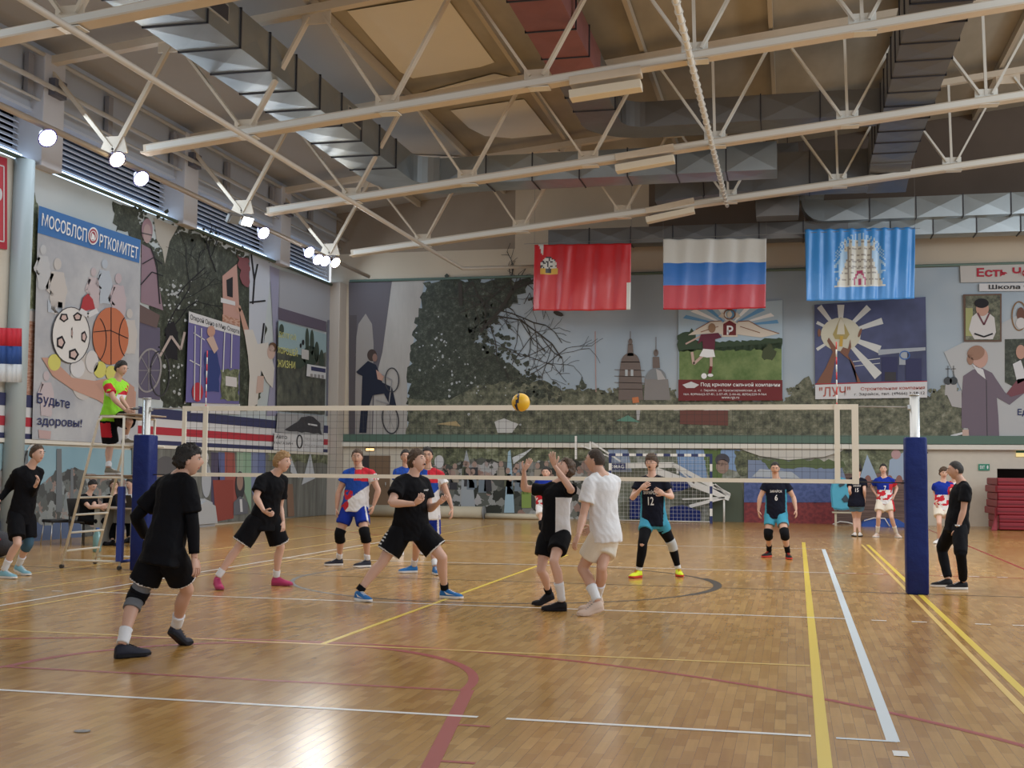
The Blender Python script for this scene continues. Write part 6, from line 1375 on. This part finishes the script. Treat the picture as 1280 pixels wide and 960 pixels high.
person('opponent numbered 12 in navy with teal shorts and neon yellow shoes', dict(H=1.8, by=-5, face=(-12, 0), head=(814.5, 579), sh=(815, 600), hip=(817, 652), el=((790, 623), (840, 621)), wr=((801, 611), (830, 618)), hd=((808, 606), (821, 613)), wy=(-.2, -.22), kn=((803, 680), (840, 680)), feet=((798, 722), (848, 720)), fyaw=(-25, 15), hair=(HBR, 'fringe'), mouth=True, curl=(.4, .4), palm=((.3, .9, 0), (-.3, .9, 0)),
    shirt=dict(fn=navyteam, sleeve=.5, loose=.03, hem=-.10, text=(('ЗАРАЙСК', -.58, .5, .66, .76, 1, NUM), ('12', -.22, .22, .40, .60, 1, NUM))), shorts=dict(m=CTE, len=.46, loose=.016), shoe=(SYE, SRD),
    wraps=(('compression_sleeve', 0, .3, 1.85, .012, KB), ('compression_sleeve', 1, .3, .85, .012, KB), ('knee_pad', 1, .82, 1.25, .014, CLG), ('compression_sleeve', 1, 1.25, 1.85, .006, KB), ('sock', 0, 1.85, 1.97, .007, CW), ('sock', 1, 1.85, 1.97, .007, CW))))
person('opponent numbered 6 in navy and teal standing with arms down', dict(H=1.76, by=0, face=(0, -12), head=(969, 585.5), sh=(970.5, 603), hip=(970, 645), build=1.08, el=((950, 622), (992, 622)), wr=((948, 638), (995, 637)), hd=((949, 646), (996, 647)), wy=(-.05, -.1), kn=((960, 668), (981, 668)), feet=((961, 696), (985, 699)), fyaw=(-30, 10), hair=(HBK, 'buzz'), skin=1, lim=.15,
    shirt=dict(fn=navyteam, sleeve=.5, loose=.025, hem=-.08, text=(('ЗАРАЙСК', -.55, .5, .70, .79, 1, NUM), ('6', -.12, .14, .46, .64, 1, NUM))), shorts=dict(m=CTE, len=.58, loose=.014, fn=stripes(CTE, CG)), shoe=(SB, SRD),
    wraps=(('knee_pad', 0, .78, 1.18, .02, KB), ('knee_pad', 1, .78, 1.18, .02, KB), ('sock', 0, 1.62, 1.97, .006, KB), ('sock', 1, 1.62, 1.97, .006, KB))))
person('boy numbered 15 in black tee and denim shorts with his back turned', dict(H=1.72, by=178, face=(185, 0), head=(1073, 586.5), sh=(1071.5, 600), hip=(1070.5, 630), el=((1080.5, 613), (1062, 613)), wr=((1081, 623), (1064, 622)), wy=(0, .05), kn=((1073, 648), (1068.5, 648)), feet=((1075, 671), (1068.5, 671.5)), fyaw=(170, 190), hair=(HBK, 'short'), Y=14.4, zf=(0, 0),
    shirt=dict(fn=solid(KN2), sleeve=.6, loose=.035, hem=-.12, text=(('ЗАРАЙСК', -.5, .5, .72, .82, -1, NUM), ('15', -.22, .22, .5, .66, -1, NUM))), shorts=dict(m=CDB, len=.45, loose=.03), shoe=(SW_, SB)))
person('boy numbered 7 in blue and red top with pale shorts, standing legs apart', dict(H=1.76, by=0, face=(0, 0), head=(1104, 586.5), sh=(1105.5, 599), hip=(1106, 628), el=((1089.5, 609), (1121, 610)), wr=((1095, 618), (1118, 619)), wy=(.02, .02), kn=((1098, 647), (1114.5, 647)), feet=((1096.5, 670.5), (1121, 671.5)), fyaw=(-25, 20), hair=(HBK, 'short'), Y=14.3, zf=(0, 0),
    shirt=dict(fn=boyteam, sleeve=.55, loose=.03, hem=-.08, text=(('7', -.15, .15, .5, .72, 1, NUM),)), shorts=dict(m=CWW, len=.62, loose=.035, fn=lambda i, t, o, f: CR_ if (i and o > .75) else None), shoe=(SBE, SW_), wraps=(('sock', 0, 1.55, 1.97, .006, CWW), ('sock', 1, 1.55, 1.97, .006, CWW))))
person('boy in blue and red jersey partly hidden behind the man in black trousers', dict(H=1.76, by=5, face=(5, -8), head=(1179.5, 591.5), sh=(1179, 605), hip=(1178.5, 635), el=((1168.5, 617), (1190, 617)), wr=((1170, 628), (1190, 630)), wy=(-.05, -.05), kn=((1174, 654), (1185, 654)), feet=((1173, 678), (1187, 678)), fyaw=(-30, 15), hair=(HBR, 'full'), Y=12.1, zf=(0, 0), shirt=dict(fn=boyteam, sleeve=.5, loose=.03, hem=-.12), shorts=dict(m=CWW, len=.6, loose=.03), shoe=(SW_, SW_)))
person('player in red jersey almost hidden behind the man in black trousers', dict(H=1.74, by=-20, face=(-20, 0), head=(1192, 592), sh=(1193, 605), hip=(1192, 634), el=((1184, 617), (1205, 617)), wr=((1185, 630), (1206, 629)), wy=(-.05, -.05), kn=((1188, 654), (1199, 654)), feet=((1188, 676), (1199, 676)), fyaw=(-30, 15), hair=(HBK, 'short'), Y=12.9, zf=(0, 0), shirt=dict(fn=lambda a, h, f, s: CW if noise.noise(Vector((a*2, h*7, 3))) > .22 else CR_, sleeve=.5, loose=.03, hem=-.14), shorts=dict(m=CR_, len=.6, loose=.03), shoe=(SW_, SW_)))
coach = dict(H=1.78, by=-82, hy=-80, face=(-88, -4), head=(1194.5, 588), sh=(1203, 607), hip=(1196, 658), ds=-.02, el=((1197, 634), (1204.5, 638)), wr=((1192, 655), (1197, 661)), hd=((1190, 670), (1195, 679)), wy=(.0, -.02), kn=((1177, 686), (1201, 692)), feet=((1184, 734), (1203, 737)), fyaw=(-80, -75), hair=(HBK, 'buzz'), skin=1,
    shirt=dict(fn=solid(KB), sleeve=.62, loose=.03, hem=-.14), shorts=dict(m=KB, len=2, loose=.02), shoe=(SB, SW_))
person('man in black tee, trousers and wristwatch standing beside the blue padded post', coach)
W_ = coach['out']['WR'][1]; b = MB(); b.tube([W_+Vector((0, 0, .03)), W_+Vector((.002, 0, .052))], .034, STEEL, 14); b.build('wristwatch', coach['out']['R'])
person('player in long-sleeved black top and pale blue shoes walking in at the photo edge', dict(H=1.78, by=70, face=(78, 0), head=(47, 567.5), sh=(36, 588), hip=(26, 646), ds=0, el=((11, 610), (38, 620)), wr=((-3, 628), (45, 606)), hd=((-9, 640), (49, 597)), wy=(-.1, -.30), kn=((22, 680), (36, 680)), feet=((5, 723), (22, 719)), fyaw=(80, 85), fp=(0, 20), lim=.35, hair=(HBR, 'short'), curl=(.6, .9),
    shirt=dict(fn=solid(KB), sleeve=1.85, loose=.025, hem=-.15), shorts=dict(m=KB, len=.8, loose=.03), shoe=(SLB, SW_), wraps=(('knee_sleeve', 1, .75, 1.25, .012, CDT), ('sock', 0, 1.6, 1.97, .007, CW), ('sock', 1, 1.6, 1.97, .007, CW))))
def vest(a, h, f, s):
    if s: return CR_ if not (.45 < h < .70) else CW
    return CGR
ref = dict(H=1.76, by=75, face=(80, -14), head=(151.5, 461), sh=(145, 479), hip=(140, 524), ds=0, Y=.42, fy=(.25, .45), build=1.04, el=((142.5, 499), (150, 497)), wr=((157, 513), (162, 513)), hd=((166, 516), (169, 514)), wy=(-.12, -.1), kn=((138, 556), (162, 527)), feet=((136, 594.5), (157, 553)), zf=(zp2+.036, zp1+.02), fyaw=(80, 85), hair=(HBK, 'short'), skin=1, curl=(.9, .9),
    shirt=dict(fn=vest, sleeve=.62, loose=.035, hem=-.06, text=(('06', -.5, .2, .7, .85, -1, NUM),)), shorts=dict(m=KB, len=.92, loose=.04, fn=lambda i, t, o, f: CR_ if (o > .55 and i == 0 and t > .1 and t < .7) else None), shoe=(mat('shoe_khaki', (.20, .17, .12), .6), SW_), wraps=(('sock', 0, 1.78, 1.97, .006, CW), ('sock', 1, 1.7, 1.97, .006, CW)))
person('umpire in a bright green vest over red sleeves, up on the umpire stand', ref)
W_ = ref['out']['WR'][0]; b = MB(); b.obox(W_+Vector((.11, .05, .03)), (1, .2, 0), (0, 1, .3), (.08, .05, .008), BLKF, .004); tag(b.build('clipboard'), 'small black clipboard in the hands of the umpire on the stand', 'clipboard')
person('person with short dark hair in black tee writing at the scorers table', dict(H=1.7, by=70, face=(65, -30), head=(116, 607), sh=(110, 621), hip=(108, 650), Y=4.95, ds=.0, el=((112, 634), (117, 633)), wr=((125, 634), (127, 632)), wy=(-.12, -.05), kn=((124, 652), (127, 651)), feet=((124, 681), (127, 680)), zf=(0, 0), fyaw=(70, 70), hair=(HBK, 'short'), shirt=dict(fn=solid(KB), sleeve=.6, loose=.025, hem=-.05), shorts=dict(m=KB, len=2, loose=.02), shoe=(SB, SB)))
person('person with long brown hair in black tee seated behind the scorers table', dict(H=1.68, by=0, face=(35, -5), head=(143.5, 607), sh=(142, 621), hip=(145, 650), Y=5.6, el=((133, 634), (153, 633)), wr=((134, 633), (152, 632)), wy=(-.2, -.2), kn=((140, 654), (151, 654)), feet=((140, 680), (151, 680)), zf=(0, 0), fy=(5.0, 5.0), fyaw=(0, 0), hair=(HBR, 'long'), shirt=dict(fn=solid(KB), sleeve=.55, loose=.03, hem=-.05), shorts=dict(m=KB, len=2, loose=.02), shoe=(SB, SB)))
person('person in a pale shirt seated behind the laptop, mostly hidden by the blue pad', dict(H=1.72, by=-10, face=(-20, -10), head=(164, 605), sh=(164, 620), hip=(165, 650), Y=6.3, el=((155, 634), (174, 634)), wr=((157, 635), (171, 635)), wy=(-.2, -.2), kn=((161, 655), (169, 655)), feet=((161, 680), (169, 680)), zf=(0, 0), fy=(5.9, 5.9), fyaw=(0, 0), hair=(HBK, 'short'), shirt=dict(fn=solid(CW), sleeve=.9, loose=.03, hem=-.05), shorts=dict(m=KB, len=2, loose=.02), shoe=(SB, SB)))
person('opponent hidden behind the setter, black knee pads showing', dict(H=1.8, by=-5, face=(0, 0), head=(683, 591), sh=(682, 600), hip=(681.5, 634), el=((670, 618), (694, 618)), wr=((674, 630), (692, 630)), kn=((678, 656), (689, 656)), feet=((677, 685), (690, 685)), fyaw=(-15, 10), hair=(HBK, 'short'), Y=7.9, zf=(0, 0), wide=.9,
    shirt=dict(fn=boyteam, sleeve=.5, loose=.03, hem=-.1), shorts=dict(m=CW, len=.5, loose=.03), shoe=(SW_, SW_), wraps=(('knee_pad', 0, .85, 1.25, .02, KB), ('knee_pad', 1, .85, 1.25, .02, KB), ('sock', 0, 1.6, 1.97, .007, CW), ('sock', 1, 1.6, 1.97, .007, CW))))
